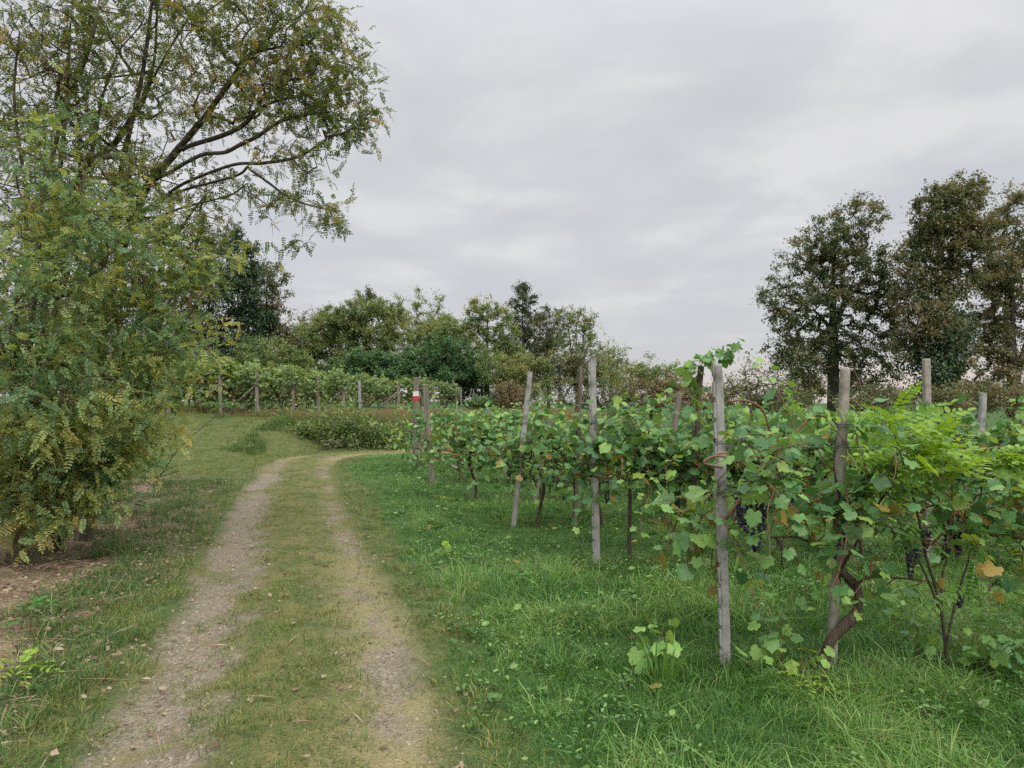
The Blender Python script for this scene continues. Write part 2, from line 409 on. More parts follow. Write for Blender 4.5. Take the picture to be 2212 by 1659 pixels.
def ground_material():
    m, N, L = new_mat('ground_soil')
    def A(n):
        a = N.new('ShaderNodeAttribute'); a.attribute_name = n; return a.outputs['Fac']
    tc = N.new('ShaderNodeTexCoord')
    def noise(s, d=6, r=0.6):
        n = N.new('ShaderNodeTexNoise'); n.inputs['Scale'].default_value = s; n.inputs['Detail'].default_value = d; n.inputs['Roughness'].default_value = r
        L.new(tc.outputs['Object'], n.inputs['Vector']); return n.outputs[0]
    n1, n2, n3 = noise(1.3), noise(9), noise(60, 4)
    def rmp(f, st):
        r = ramp(N, st); L.new(f, r.inputs[0]); return r.outputs[0]
    def mix(f, a, b):
        n = N.new('ShaderNodeMix'); n.data_type = 'RGBA'; L.new(f, n.inputs[0]); L.new(a, n.inputs[6]); L.new(b, n.inputs[7]); return n.outputs[2]
    lush = rmp(n2, [(0.3, (0.03, 0.06, 0.018)), (0.7, (0.065, 0.13, 0.032))])
    short = rmp(n2, [(0.3, (0.06, 0.085, 0.028)), (0.55, (0.11, 0.125, 0.042)), (0.75, (0.17, 0.15, 0.075))])
    litter = rmp(n3, [(0.3, (0.12, 0.085, 0.058)), (0.5, (0.25, 0.18, 0.127)), (0.7, (0.38, 0.29, 0.21))])
    verge = mix(rmp(n1, [(0.5, (0, 0, 0)), (0.68, (1, 1, 1))]), litter, rmp(n2, [(0.3, (0.05, 0.08, 0.025)), (0.7, (0.11, 0.13, 0.05))]))
    dry = rmp(n2, [(0.3, (0.14, 0.14, 0.05)), (0.7, (0.30, 0.22, 0.11))])
    c = mix(A('verge'), mix(A('lush'), short, lush), verge)
    c = mix(A('dry'), c, dry)
    p = N.new('ShaderNodeBsdfPrincipled'); L.new(c, p.inputs['Base Color']); p.inputs['Roughness'].default_value = 0.95
    p.inputs['Specular IOR Level'].default_value = 0.15
    b = N.new('ShaderNodeBump'); b.inputs['Strength'].default_value = 0.6; b.inputs['Distance'].default_value = 0.03
    L.new(n3, b.inputs['Height']); L.new(b.outputs[0], p.inputs['Normal'])
    o = N.new('ShaderNodeOutputMaterial'); L.new(p.outputs[0], o.inputs[0])
    return m
def path_material():
    m, N, L = new_mat('track_surface')
    tc = N.new('ShaderNodeTexCoord')
    def A(n):
        a = N.new('ShaderNodeAttribute'); a.attribute_name = n; return a.outputs['Fac']
    def noise(s, d=6, r=0.6):
        n = N.new('ShaderNodeTexNoise'); n.inputs['Scale'].default_value = s; n.inputs['Detail'].default_value = d; n.inputs['Roughness'].default_value = r
        L.new(tc.outputs['Object'], n.inputs['Vector']); return n.outputs[0]
    n1, n2, n3 = noise(2.2), noise(14), noise(75, 5, 0.7)
    vo = N.new('ShaderNodeTexVoronoi'); vo.inputs['Scale'].default_value = 55; L.new(tc.outputs['Object'], vo.inputs['Vector'])
    def rmp(f, st):
        r = ramp(N, st); L.new(f, r.inputs[0]); return r.outputs[0]
    def mix(f, a, b):
        n = N.new('ShaderNodeMix'); n.data_type = 'RGBA'; L.new(f, n.inputs[0]); L.new(a, n.inputs[6]); L.new(b, n.inputs[7]); return n.outputs[2]
    gravel = mix(rmp(n2, [(0.4, (0, 0, 0)), (0.65, (0.6, 0.6, 0.6))]), rmp(vo.outputs['Color'], [(0.1, (0.15, 0.122, 0.085)), (0.5, (0.235, 0.197, 0.147)), (0.9, (0.33, 0.285, 0.22))]),
                 rmp(n3, [(0.3, (0.14, 0.108, 0.07)), (0.7, (0.26, 0.21, 0.15))]))
    thatch = rmp(n3, [(0.25, (0.085, 0.09, 0.03)), (0.5, (0.165, 0.155, 0.06)), (0.75, (0.28, 0.23, 0.12))])
    ad = N.new('ShaderNodeMath'); ad.operation = 'ADD'; L.new(A('rut'), ad.inputs[0])
    sb = N.new('ShaderNodeMapRange'); sb.inputs[1].default_value = 0.3; sb.inputs[2].default_value = 0.7; sb.inputs[3].default_value = -0.4; sb.inputs[4].default_value = 0.4
    L.new(n1, sb.inputs[0]); L.new(sb.outputs[0], ad.inputs[1])
    f = N.new('ShaderNodeMapRange'); f.inputs[1].default_value = 0.35; f.inputs[2].default_value = 0.75; L.new(ad.outputs[0], f.inputs[0])
    straw = rmp(n3, [(0.25, (0.15, 0.13, 0.06)), (0.5, (0.27, 0.23, 0.12)), (0.75, (0.38, 0.33, 0.20))])
    green = rmp(n2, [(0.3, (0.04, 0.075, 0.022)), (0.55, (0.085, 0.12, 0.036)), (0.75, (0.16, 0.16, 0.06))])
    thatch = mix(A('straw'), mix(rmp(n1, [(0.42, (0, 0, 0)), (0.6, (0.75, 0.75, 0.75))]), thatch, green), straw)
    c = mix(A('edge'), mix(f.outputs[0], thatch, gravel), green)
    p = N.new('ShaderNodeBsdfPrincipled'); L.new(c, p.inputs['Base Color']); p.inputs['Roughness'].default_value = 0.95
    p.inputs['Specular IOR Level'].default_value = 0.15
    b = N.new('ShaderNodeBump'); b.inputs['Strength'].default_value = 0.7; b.inputs['Distance'].default_value = 0.02
    L.new(vo.outputs['Distance'], b.inputs['Height'])
    b2 = N.new('ShaderNodeBump'); b2.inputs['Strength'].default_value = 0.5; b2.inputs['Distance'].default_value = 0.02
    L.new(n3, b2.inputs['Height']); L.new(b.outputs[0], b2.inputs['Normal']); L.new(b2.outputs[0], p.inputs['Normal'])
    o = N.new('ShaderNodeOutputMaterial'); L.new(p.outputs[0], o.inputs[0])
    return m

def build_ground():
    xs = axis(-2500, 2500, -10, 6, 0.1, 40, 3.2); ys = axis(-300, 4500, 1.5, 29, 0.125, 40, 3.2)
    X, Y = np.meshgrid(xs, ys)
    d = track(X, Y)
    Z = ground_h(X, Y, d) - 0.03 * (1 - smooth((np.abs(d) - 0.75) / 0.15))
    ny, nx = X.shape
    i, j = np.meshgrid(np.arange(ny - 1), np.arange(nx - 1), indexing='ij')
    a = (i * nx + j).ravel()
    b = MB(); b.add(np.stack([X, Y, Z], -1).reshape(-1, 3), np.stack([a, a + 1, a + nx + 1, a + nx], 1))
    g = b.build('ground', ground_material(), flat=False, kind='structure')
    lush, short, verge, dry, _ = zone(X, Y, d)
    for n, v in (('lush', lush), ('verge', verge), ('dry', dry)): attr(g.data, n, v)
    # two-track path
    sel = (CLD[:, 1] > -8) & (CLD[:, 0] < 12)
    c0, n0 = CLD[sel], CLN[sel]
    seg = np.r_[0, np.cumsum(np.linalg.norm(np.diff(c0, axis=0), axis=1))]
    s = np.arange(0, seg[-1], 0.12)
    cx = np.stack([np.interp(s, seg, c0[:, k]) for k in (0, 1)], 1); nn = norm(np.stack([np.interp(s, seg, n0[:, k]) for k in (0, 1)], 1))
    u = np.linspace(-1, 1, 25)
    hwL = 1.0 + 0.22 * (vnoise(s * 1.3, s * 0, 21) - 0.5); hwR = 0.98 + 0.2 * (vnoise(s * 1.5, s * 0, 22) - 0.5)
    hw = np.where(u[None] < 0, hwL[:, None], hwR[:, None])
    dd = u[None] * hw
    px = cx[:, None, 0] + nn[:, None, 0] * dd; py = cx[:, None, 1] + nn[:, None, 1] * dd
    pz = ground_h(px, py) + 0.012 - 0.04 * (np.abs(u)[None] > 0.97)
    ny, nx = px.shape
    i, j = np.meshgrid(np.arange(ny - 1), np.arange(nx - 1), indexing='ij'); a = (i * nx + j).ravel()
    b = MB(); b.add(np.stack([px, py, pz], -1).reshape(-1, 3), np.stack([a, a + 1, a + nx + 1, a + nx], 1))
    p = b.build('dirt_track', path_material(), flat=False, kind='structure')
    pn = vnoise(px * 1.5, py * 0.9, 71) * 0.6 + vnoise(px * 4, py * 3, 72) * 0.4
    rut = np.where(dd < 0, np.exp(-((dd + 0.62) / 0.40) ** 2) * (0.42 + 0.95 * pn), np.exp(-((dd - 0.62) / 0.2) ** 2) * (1.25 * pn - 0.22))
    attr(p.data, 'edge', smooth((np.abs(dd) - 0.72 + 0.35 * (pn - 0.5)) / 0.25)); attr(p.data, 'straw', np.clip(np.exp(-((dd - 0.6) / 0.3) ** 2) * smooth((10 - py) / 5) + 0.9 * smooth((py - 17.5) / 3) * np.exp(-((np.abs(dd) - 0.6) / 0.3) ** 2), 0, 1))
    attr(p.data, 'rut', np.clip(rut * (1 - 0.45 * smooth((py - 15) / 6)) + 0.55 * (pn - 0.5) * (np.abs(dd) < 0.85), 0, 1))
build_ground()

# ------------------------------------------------------------------ instanced ground cover (grass, gravel, litter)
def lib(name, meshes):
    c = bpy.data.collections.new(name)
    for k, me in enumerate(meshes):
        o = bpy.data.objects.new(f'{name}_{k:02d}', me); c.objects.link(o)
    return c
def scatter(name, pos, rot, scl, idx, coll, **props):
    me = bpy.data.meshes.new(name); me.vertices.add(len(pos))
    me.vertices.foreach_set('co', np.asarray(pos, np.float32).ravel())
    a = me.attributes.new('rot', 'FLOAT_VECTOR', 'POINT'); a.data.foreach_set('vector', np.asarray(rot, np.float32).ravel())
    a = me.attributes.new('scl', 'FLOAT', 'POINT'); a.data.foreach_set('value', np.asarray(scl, np.float32))
    a = me.attributes.new('idx', 'INT', 'POINT'); a.data.foreach_set('value', np.asarray(idx, np.int32))
    o = bpy.data.objects.new(name, me); COL.objects.link(o)
    for k, v in props.items(): o[k] = v
    g = bpy.data.node_groups.new(name, 'GeometryNodeTree')
    g.interface.new_socket('Geometry', in_out='INPUT', socket_type='NodeSocketGeometry')
    g.interface.new_socket('Geometry', in_out='OUTPUT', socket_type='NodeSocketGeometry')
    N, L = g.nodes, g.links
    gi, go = N.new('NodeGroupInput'), N.new('NodeGroupOutput')
    ci = N.new('GeometryNodeCollectionInfo'); ci.inputs[0].default_value = coll
    ci.inputs['Separate Children'].default_value = True; ci.inputs['Reset Children'].default_value = True
    ip = N.new('GeometryNodeInstanceOnPoints')
    def na(n, t):
        q = N.new('GeometryNodeInputNamedAttribute'); q.data_type = t; q.inputs[0].default_value = n
        return q.outputs[0]
    er = N.new('FunctionNodeEulerToRotation')
    L.new(na('rot', 'FLOAT_VECTOR'), er.inputs[0])
    L.new(gi.outputs[0], ip.inputs['Points']); L.new(ci.outputs[0], ip.inputs['Instance'])
    ip.inputs['Pick Instance'].default_value = True
    L.new(na('idx', 'INT'), ip.inputs['Instance Index'])
    L.new(er.outputs[0], ip.inputs['Rotation'])
    L.new(na('scl', 'FLOAT'), ip.inputs['Scale'])
    L.new(ip.outputs[0], go.inputs[0])
    md = o.modifiers.new('scatter', 'NODES'); md.node_group = g
    return o

def tuft_mesh(rng, n, length, width, radius, lean, mat, droop=1.0, rlo=0.0, rhi=1.0, name='tuft'):
    b = MB()
    ang = rng.uniform(0, 2 * np.pi, n); r = radius * np.sqrt(rng.uniform(0, 1, n))
    base = np.stack([r * np.cos(ang), r * np.sin(ang), np.full(n, -0.015)], 1)
    a2 = ang + rng.normal(0, 0.9, n)
    out = np.stack([np.cos(a2), np.sin(a2), np.zeros(n)], 1)
    ln = length * rng.uniform(0.45, 1.15, n); le = lean * rng.uniform(0.3, 1.5, n)
    side = np.stack([-np.sin(a2), np.cos(a2), np.zeros(n)], 1)
    side = norm(side + out * rng.normal(0, 0.5, (n, 1)))
    wd = width * rng.uniform(0.6, 1.3, n)
    ts = [0, 0.4, 0.75, 1.0]; ws = [0.8, 1.0, 0.65, 0.0]
    V = []
    for t, w in zip(ts, ws):
        hor = le * (t ** 1.7) * ln
        ver = ln * (t - droop * 0.5 * le * t ** 2.6)
        c = base + out * hor[:, None] + np.array([0, 0, 1.0]) * ver[:, None]
        if w > 0: V += [c - side * (wd * w / 2)[:, None], c + side * (wd * w / 2)[:, None]]
        else: V += [c]
    V = np.stack(V, 1)     # n,7,3
    k = (np.arange(n) * 7)[:, None]
    q = np.concatenate([k + np.array([[0, 1, 3, 2]]), k + np.array([[2, 3, 5, 4]])])
    t3 = k + np.array([[4, 5, 6]])
    b.add(V.reshape(-1, 3), [q, t3], np.repeat(rng.uniform(rlo, rhi, n), 7))
    return b.mesh(name, mat, flat=False)

LEAF_D = (np.array([(0, 0, 0), (0.32, 0.42, 0.05), (0, 1, -0.08), (-0.32, 0.42, 0.05)], float), [np.array([(0, 1, 2), (0, 2, 3)])])
LEAF_E = (np.array([(0, 0, 0), (0.22, 0.22, 0.03), (0.24, 0.62, 0.03), (0, 1, -0.05), (-0.24, 0.62, 0.03), (-0.22, 0.22, 0.03)], float),
          [np.array([(0, 1, 2, 3), (0, 3, 4, 5)])])
def rosette_mesh(rng, n, size, radius, height, mat, name='rosette'):
    b = MB()
    ang = rng.uniform(0, 2 * np.pi, n)
    r = radius * np.sqrt(rng.uniform(0, 1, n))
    pos = np.stack([r * np.cos(ang), r * np.sin(ang), rng.uniform(0.1, 1, n) * height], 1)
    d = np.stack([np.cos(ang), np.sin(ang), rng.uniform(-0.3, 0.5, n)], 1)
    nn = norm(np.array([0, 0, 1.0]) + rng.normal(0, 0.35, (n, 3)))
    b.inst(LEAF_E, pos, frames(d, nn), size * rng.uniform(0.6, 1.3, n), rng.uniform(0, 1, n))
    for p in pos[::2]: b.tube(np.array([[0, 0, -0.02], p * [0.5, 0.5, 0.7], p]), 0.0015, 3, 0.3, False)
    return b.mesh(name, mat, flat=False)
def pebble_mesh(rng, size, mat):
    import bmesh
    bm = bmesh.new(); bmesh.ops.create_icosphere(bm, subdivisions=1, radius=size)
    for v in bm.verts: v.co *= rng.uniform(0.75, 1.2)
    for v in bm.verts: v.co.z *= 0.6
    me = bpy.data.meshes.new('pebble'); bm.to_mesh(me); bm.free()
    me.materials.append(mat)
    return me

def in_view(x, y, margin=0.5):
    return (np.abs(x) < 0.735 * y + margin) & (y > 1.2)
def sample(rng, x0, x1, y0, y1, dens):
    """random points; dens(y) = points per square metre"""
    dm = dens(np.linspace(y0, y1, 30)).max()
    n = int((x1 - x0) * (y1 - y0) * dm)
    x = rng.uniform(x0, x1, n); y = rng.uniform(y0, y1, n)
    k = (rng.uniform(0, 1, n) < dens(y) / dm) & in_view(x, y, 2.4)
    return x[k], y[k]
def grass():
    R = np.random.default_rng(5)
    # lush grass of the vineyard aisles
    ms = [tuft_mesh(R, 26, 0.19, 0.0048, 0.09, 0.95, M['lush'], rlo=0, rhi=0.6 + 0.1 * q) for q in range(5)] + \
         [tuft_mesh(R, 26, 0.25, 0.0054, 0.09, 1.25, M['lush'], rlo=0.45, rhi=1.0) for _ in range(3)] + \
         [tuft_mesh(R, 26, 0.11, 0.004, 0.10, 0.8, M['lush'], rlo=0.1, rhi=0.93) for _ in range(3)]
    cl = lib('grass_tufts', ms)
    X, Y = [], []
    for (x0, x1, y0, y1, dn) in ((-6, 10, 1.2, 6.5, lambda y: np.where(y < 4.6, 280, 170)), (-7, 12, 6.5, 12, lambda y: 85 + 0 * y), (-8, 14, 12, 24, lambda y: 38 + 0 * y)):
        x, y = sample(R, x0, x1, y0, y1, dn); X.append(x); Y.append(y)
    x, y = np.concatenate(X), np.concatenate(Y)
    d = track(x, y); lush, short, verge, dry, nz = zone(x, y, d)
    pt = vnoise(x * 1.9, y * 1.6, 35) * 0.65 + vnoise(x * 5, y * 5, 36) * 0.35
    inlane = (short > 0.5) & (lush < 0.3)
    k = R.uniform(0, 1, len(x)) < np.where(inlane, 0.55 * smooth((pt - 0.52) / 0.12) * np.exp(-(np.minimum(np.abs(d - 0.0), np.abs(d + 1.1)) / 0.42) ** 2), lush * (y < 24.5))
    x, y, d, nz, inlane = x[k], y[k], d[k], nz[k], inlane[k]
    big = vnoise(x * 1.7, y * 1.7, 31)
    edge = smooth((d - 0.9) / 0.9)
    idx = np.where((big > 0.66) | (R.uniform(0, 1, len(x)) < 0.05), R.integers(5, 8, len(x)), R.integers(0, 5, len(x)))
    idx = np.where((edge < R.uniform(0.2, 0.8, len(x))) | ((big < 0.33) & (R.uniform(0, 1, len(x)) < 0.6)), R.integers(8, 11, len(x)), idx)
    rot = np.stack([R.normal(0, 0.12, len(x)), R.normal(0, 0.12, len(x)), R.uniform(0, 6.28, len(x))], 1)
    scl = R.uniform(0.55, 1.1, len(x)) * (0.62 + 0.5 * vnoise(x * 0.9, y * 0.9, 33)) * (0.78 + 0.22 * edge)
    scl = np.where(inlane, scl * 0.75, scl); idx = np.where(inlane, R.integers(8, 11, len(x)), idx)
    scatter('lush_grass', np.stack([x, y, ground_h(x, y, d)], 1), rot, scl, idx, cl, kind='stuff')
    # broad-leaved weeds among it
    ms = [rosette_mesh(R, 16, 0.028, 0.09, 0.12, M['weed']) for _ in range(5)] + [rosette_mesh(R, 9, 0.048, 0.06, 0.08, M['weed']) for _ in range(2)]
    cl = lib('weed_rosettes', ms)
    x, y = sample(R, -6, 10, 2, 20, lambda y: np.where(y < 8, 38, 16))
    d = track(x, y); lush, *_ = zone(x, y, d)
    k = (R.uniform(0, 1, len(x)) < lush) & (vnoise(x * 0.8, y * 0.8, 37) > 0.35)
    x, y, d = x[k], y[k], d[k]
    rot = np.stack([R.normal(0, 0.1, len(x)), R.normal(0, 0.1, len(x)), R.uniform(0, 6.28, len(x))], 1)
    scatter('low_weeds', np.stack([x, y, ground_h(x, y, d) + 0.01], 1), rot, R.uniform(0.6, 1.3, len(x)), R.integers(0, 7, len(x)), cl, kind='stuff')
    # short worn grass of the track and the mown clearing
    ms = [tuft_mesh(R, 26, 0.05, 0.0035, 0.10, 1.0, M['short'], rlo=0, rhi=1) for _ in range(5)] + [tuft_mesh(R, 22, 0.085, 0.004, 0.09, 0.9, M['short'], rlo=0, rhi=0.75) for _ in range(3)]
    cl = lib('short_tufts', ms)
    X, Y = [], []
    for (x0, x1, y0, y1, dn) in ((-7, 3, 1.2, 6.5, lambda y: np.where(y < 4.6, 230, 160)), (-8, 1, 6.5, 13, lambda y: 85 + 0 * y), (-22, 8, 13, 29, lambda y: 42 + 0 * y)):
        x, y = sample(R, x0, x1, y0, y1, dn); X.append(x); Y.append(y)
    x, y = np.concatenate(X), np.concatenate(Y)
    d = track(x, y); lush, short, verge, dry, nz = zone(x, y, d)
    pn = vnoise(x * 1.5, y * 0.9, 71) * 0.6 + vnoise(x * 4, y * 3, 72) * 0.4
    rutL = np.exp(-((d + 0.62) / 0.36) ** 2) * (0.3 + 1.1 * pn); rutR = np.exp(-((d - 0.62) / 0.2) ** 2) * (1.4 * pn - 0.25)
    n2 = vnoise(x * 2.1, y * 2.1, 41) * 0.6 + vnoise(x * 5, y * 5, 42) * 0.4
    bare = np.clip((rutL + rutR) * (1 - 0.55 * smooth((y - 14) / 6)) + (n2 - 0.5) * 1.3 * (np.abs(d) < 1.2), 0, 0.985)
    k = (R.uniform(0, 1, len(x)) < np.clip(short + 0.1 * verge, 0, 1) * (1 - bare))
    x, y, d = x[k], y[k], d[k]
    idx = np.where((np.abs(d) < 0.42) | (np.abs(d) > 0.9), R.integers(2, 8, len(x)), R.integers(0, 5, len(x)))
    rot = np.stack([R.normal(0, 0.1, len(x)), R.normal(0, 0.1, len(x)), R.uniform(0, 6.28, len(x))], 1)
    scatter('short_grass', np.stack([x, y, ground_h(x, y, d) + 0.012], 1), rot, R.uniform(0.55, 1.2, len(x)) * np.where(np.abs(d) > 0.85, 1.35, 1.0), idx, cl, kind='stuff')
    # taller tufts on the left verge
    ms = [tuft_mesh(R, 26, 0.17, 0.0045, 0.09, 0.95, M['verge'], rlo=0, rhi=1) for _ in range(5)]
    cl = lib('verge_tufts', ms)
    x, y = sample(R, -9, -0.5, 2, 17, lambda y: np.where(y < 8, 170, 100))
    d = track(x, y); lush, short, verge, dry, nz = zone(x, y, d)
    n2 = vnoise(x * 1.6, y * 1.4, 51) * 0.6 + vnoise(x * 3.9, y * 3.9, 52) * 0.4
    blob = np.zeros(len(x))
    for (bx, by, br) in ((-3.9, 8.4, .75), (-3.3, 7.0, .7), (-3.2, 6.0, .55), (-2.55, 4.7, .5), (-2.3, 4.0, .45), (-4.4, 10.2, .9), (-5.0, 12.5, 1.1), (-2.9, 5.3, .35), (-3.0, 3.6, .4), (-2.75, 8.2, .3), (-5.7, 9.6, .6)):
        blob = np.maximum(blob, np.exp(-(((x - bx) / br) ** 2 + ((y - by) / (br * 1.25)) ** 2)))
    near_edge = np.exp(-((d + 1.25) / 0.3) ** 2) * 0.36
    k = R.uniform(0, 1, len(x)) < verge * smooth((blob + near_edge + (n2 - 0.5) * 0.9 - 0.38) / 0.25)
    xa, ya = x[k], y[k]
    # and a green lip on the rise ahead
    x, y = sample(R, -8.2, -2.8, 21, 26.5, lambda y: 45 + 0 * y)
    k = (vnoise(x * 0.6, y * 0.6, 55) > 0.35) & (track(x, y) < -1.25)
    xa, ya = np.r_[xa, x[k]], np.r_[ya, y[k]]; big_ = np.r_[np.ones(len(xa) - k.sum()), np.full(k.sum(), 1.9)]
    rot = np.stack([R.normal(0, 0.12, len(xa)), R.normal(0, 0.12, len(xa)), R.uniform(0, 6.28, len(xa))], 1)
    scatter('verge_grass', np.stack([xa, ya, ground_h(xa, ya)], 1), rot, big_ * R.uniform(0.5, 1.2, len(xa)), R.integers(0, 5, len(xa)), cl, kind='stuff')
    # dry tall grass along the upper bank
    ms = [tuft_mesh(R, 30, 0.42, 0.004, 0.12, 0.45, M['dry'], rlo=0, rhi=1) for _ in range(5)]
    cl = lib('dry_tufts', ms)
    x, y = sample(R, -22, 6, 23.6, 34, lambda y: 34 + 0 * y)
    d = track(x, y)
    w = np.where(x > -7.6, smooth((y - 24.3) / 1.2), 0.35 * smooth((y - 25.7) / 0.5))
    k = (R.uniform(0, 1, len(x)) < w) & (np.abs(d) > 1.2)
    x, y = x[k], y[k]
    rot = np.stack([R.normal(0, 0.12, len(x)), R.normal(0, 0.12, len(x)), R.uniform(0, 6.28, len(x))], 1)
    scatter('dry_grass', np.stack([x, y, ground_h(x, y)], 1), rot, R.uniform(0.5, 1.15, len(x)), R.integers(0, 5, len(x)), cl, kind='stuff')
    # gravel in the wheel ruts
    ms = [pebble_mesh(R, 0.008, M['stone']) for _ in range(6)]
    cl = lib('pebbles', ms)
    x, y = sample(R, -6, 2, 1.8, 16, lambda y: np.where(y < 5, 420, np.where(y < 9, 220, 60)))
    d = track(x, y)
    pn = vnoise(x * 1.5, y * 0.9, 71) * 0.6 + vnoise(x * 4, y * 3, 72) * 0.4
    w = 0.9 * np.exp(-((d + 0.62) / 0.30) ** 2) * (0.25 + 0.9 * pn) + 0.9 * np.exp(-((d - 0.62) / 0.22) ** 2) * np.clip(1.6 * pn - 0.3, 0, 1)
    k = R.uniform(0, 1, len(x)) < 0.7 * w * (0.25 + 0.75 * (vnoise(x * 1.6, y * 1.6, 61) > 0.42))
    x, y, d = x[k], y[k], d[k]
    rot = R.uniform(0, 6.28, (len(x), 3)) * [0.1, 0.1, 1]
    scatter('gravel', np.stack([x, y, ground_h(x, y, d) + 0.014], 1), rot, np.clip(R.lognormal(-0.25, 0.5, len(x)), 0.3, 2.4), R.integers(0, 6, len(x)), cl, kind='stuff')
    # dead leaves and straw on the left verge
    b = MB()
    x, y = sample(R, -10, 0, 2, 17, lambda y: np.where(y < 9, 420, 150))
    d = track(x, y); lush, short, verge, dry, nz = zone(x, y, d)
    k = R.uniform(0, 1, len(x)) < np.clip(verge * 1.0 + 0.05 * (np.abs(d) < 1), 0, 1)
    x, y, d = x[k], y[k], d[k]; n = len(x)
    pos = np.stack([x, y, ground_h(x, y, d) + R.uniform(0.015, 0.05, n)], 1)
    a = R.uniform(0, 6.28, n); dr = np.stack([np.cos(a), np.sin(a), R.normal(0, 0.25, n)], 1)
    nn = norm(np.array([0, 0, 1.0]) + R.normal(0, 0.4, (n, 3)))
    st = R.uniform(0, 1, n) < 0.35
    b.inst(LEAF_D, pos[~st], frames(dr[~st], nn[~st]), R.uniform(0.025, 0.06, (~st).sum()), R.uniform(0, 1, (~st).sum()))
    sc = np.stack([np.full(st.sum(), 0.012), R.uniform(0.1, 0.28, st.sum()), np.full(st.sum(), 0.05)], 1)
    b.inst(LEAF_D, pos[st], frames(dr[st], nn[st]), sc, R.uniform(0.4, 1, st.sum()))
    b.build('leaf_litter', M['litter'], kind='stuff')
grass()

# ------------------------------------------------------------------ leaf templates
def vine_leaf(seed, simple=False):
    r = np.random.default_rng(seed)
    if simple:
        half = [(0.30, -0.05), (0.5, 0.35), (0.27, 0.72)]
    else:
        half = [(0.08, -0.02), (0.2, -0.13), (0.35, -0.09), (0.46, 0.02), (0.50, 0.14), (0.44, 0.25), (0.56, 0.36), (0.58, 0.49), (0.48, 0.58), (0.35, 0.60), (0.33, 0.72), (0.2, 0.84)]
    half = np.array(half) + r.normal(0, 0.018, (len(half), 2))
    pts = [(0, 0.06)] + [tuple(p) for p in half] + [(0, 1.02)] + [(-x + r.normal(0, 0.02), y + r.normal(0, 0.02)) for x, y in half[::-1]]
    V = np.array([(0, 0.36, 0)] + [(x, y, 0) for x, y in pts], float)
    fold, droop = r.uniform(0.05, 0.4), r.uniform(0.1, 0.45)
    V[:, 2] = fold * np.abs(V[:, 0]) ** 1.2 - droop * (np.clip(V[:, 1], 0, 2)) ** 2 * 0.6 - r.uniform(0.3, 1.1) * np.abs(V[:, 0]) ** 2 + 0.06 * np.sin(V[:, 0] * 9 + seed) * np.abs(V[:, 1]) + r.normal(0, 0.022, len(V))
    n = len(pts)
    F = [(0, 1 + i, 1 + (i + 1) % n) for i in range(n)]
    return V, [np.array(F)]
VL = [vine_leaf(s) for s in range(5)]
VLS = [vine_leaf(s + 20, True) for s in range(4)]

def pinnate(seed, pairs=6, length=0.2, leaflet=0.036, fine=True, arch=0.25):
    r = np.random.default_rng(seed)
    b = MB()
    t = np.linspace(0, 1, 6)
    rach = np.stack([0 * t, t * length, -arch * length * t ** 2], 1)
    b.tube(rach, np.linspace(0.0012, 0.0006, 6), 3, 0.3, False)
    pos, d, nn, sc = [], [], [], []
    for k in range(pairs):
        f = 0.2 + 0.72 * k / max(1, pairs - 1)
        for s in (-1, 1):
            pos.append([0, f * length, -arch * length * f * f])
            d.append([s, 0.35 + r.normal(0, 0.15), r.normal(-0.1, 0.22)])
            nn.append([r.normal(0, 0.25), r.normal(0, 0.25), 1])
            sc.append(leaflet * (0.8 + 0.35 * math.sin(f * 3.0)) * r.uniform(0.85, 1.1))
    pos.append([0, length, -arch * length]); d.append([0, 1, -0.3]); nn.append([0, 0.2, 1]); sc.append(leaflet)
    b.inst(LEAF_E if fine else LEAF_D, np.array(pos), frames(np.array(d), np.array(nn)), np.array(sc), np.full(len(sc), 0.5))
    V = np.concatenate(b.V)
    by = {}
    for f in b.F: by.setdefault(f.shape[1], []).append(f)
    return V, [np.concatenate(v) for v in by.values()]
PIN = [pinnate(s, 6 + s % 3, 0.19, 0.037) for s in range(4)]
PINL = [pinnate(s + 9, 6, 0.19, 0.04, False) for s in range(3)]

# ------------------------------------------------------------------ trees
def subdivide(poly, step):
    poly = np.asarray(poly, float); out = [poly[0]]
    for a, b in zip(poly[:-1], poly[1:]):
        n = max(1, int(np.linalg.norm(b - a) / step))
        for k in range(1, n + 1): out.append(a + (b - a) * k / n)
    return np.array(out)
def smooth_poly(poly, n=6):
    return _cat(np.asarray(poly, float), n)

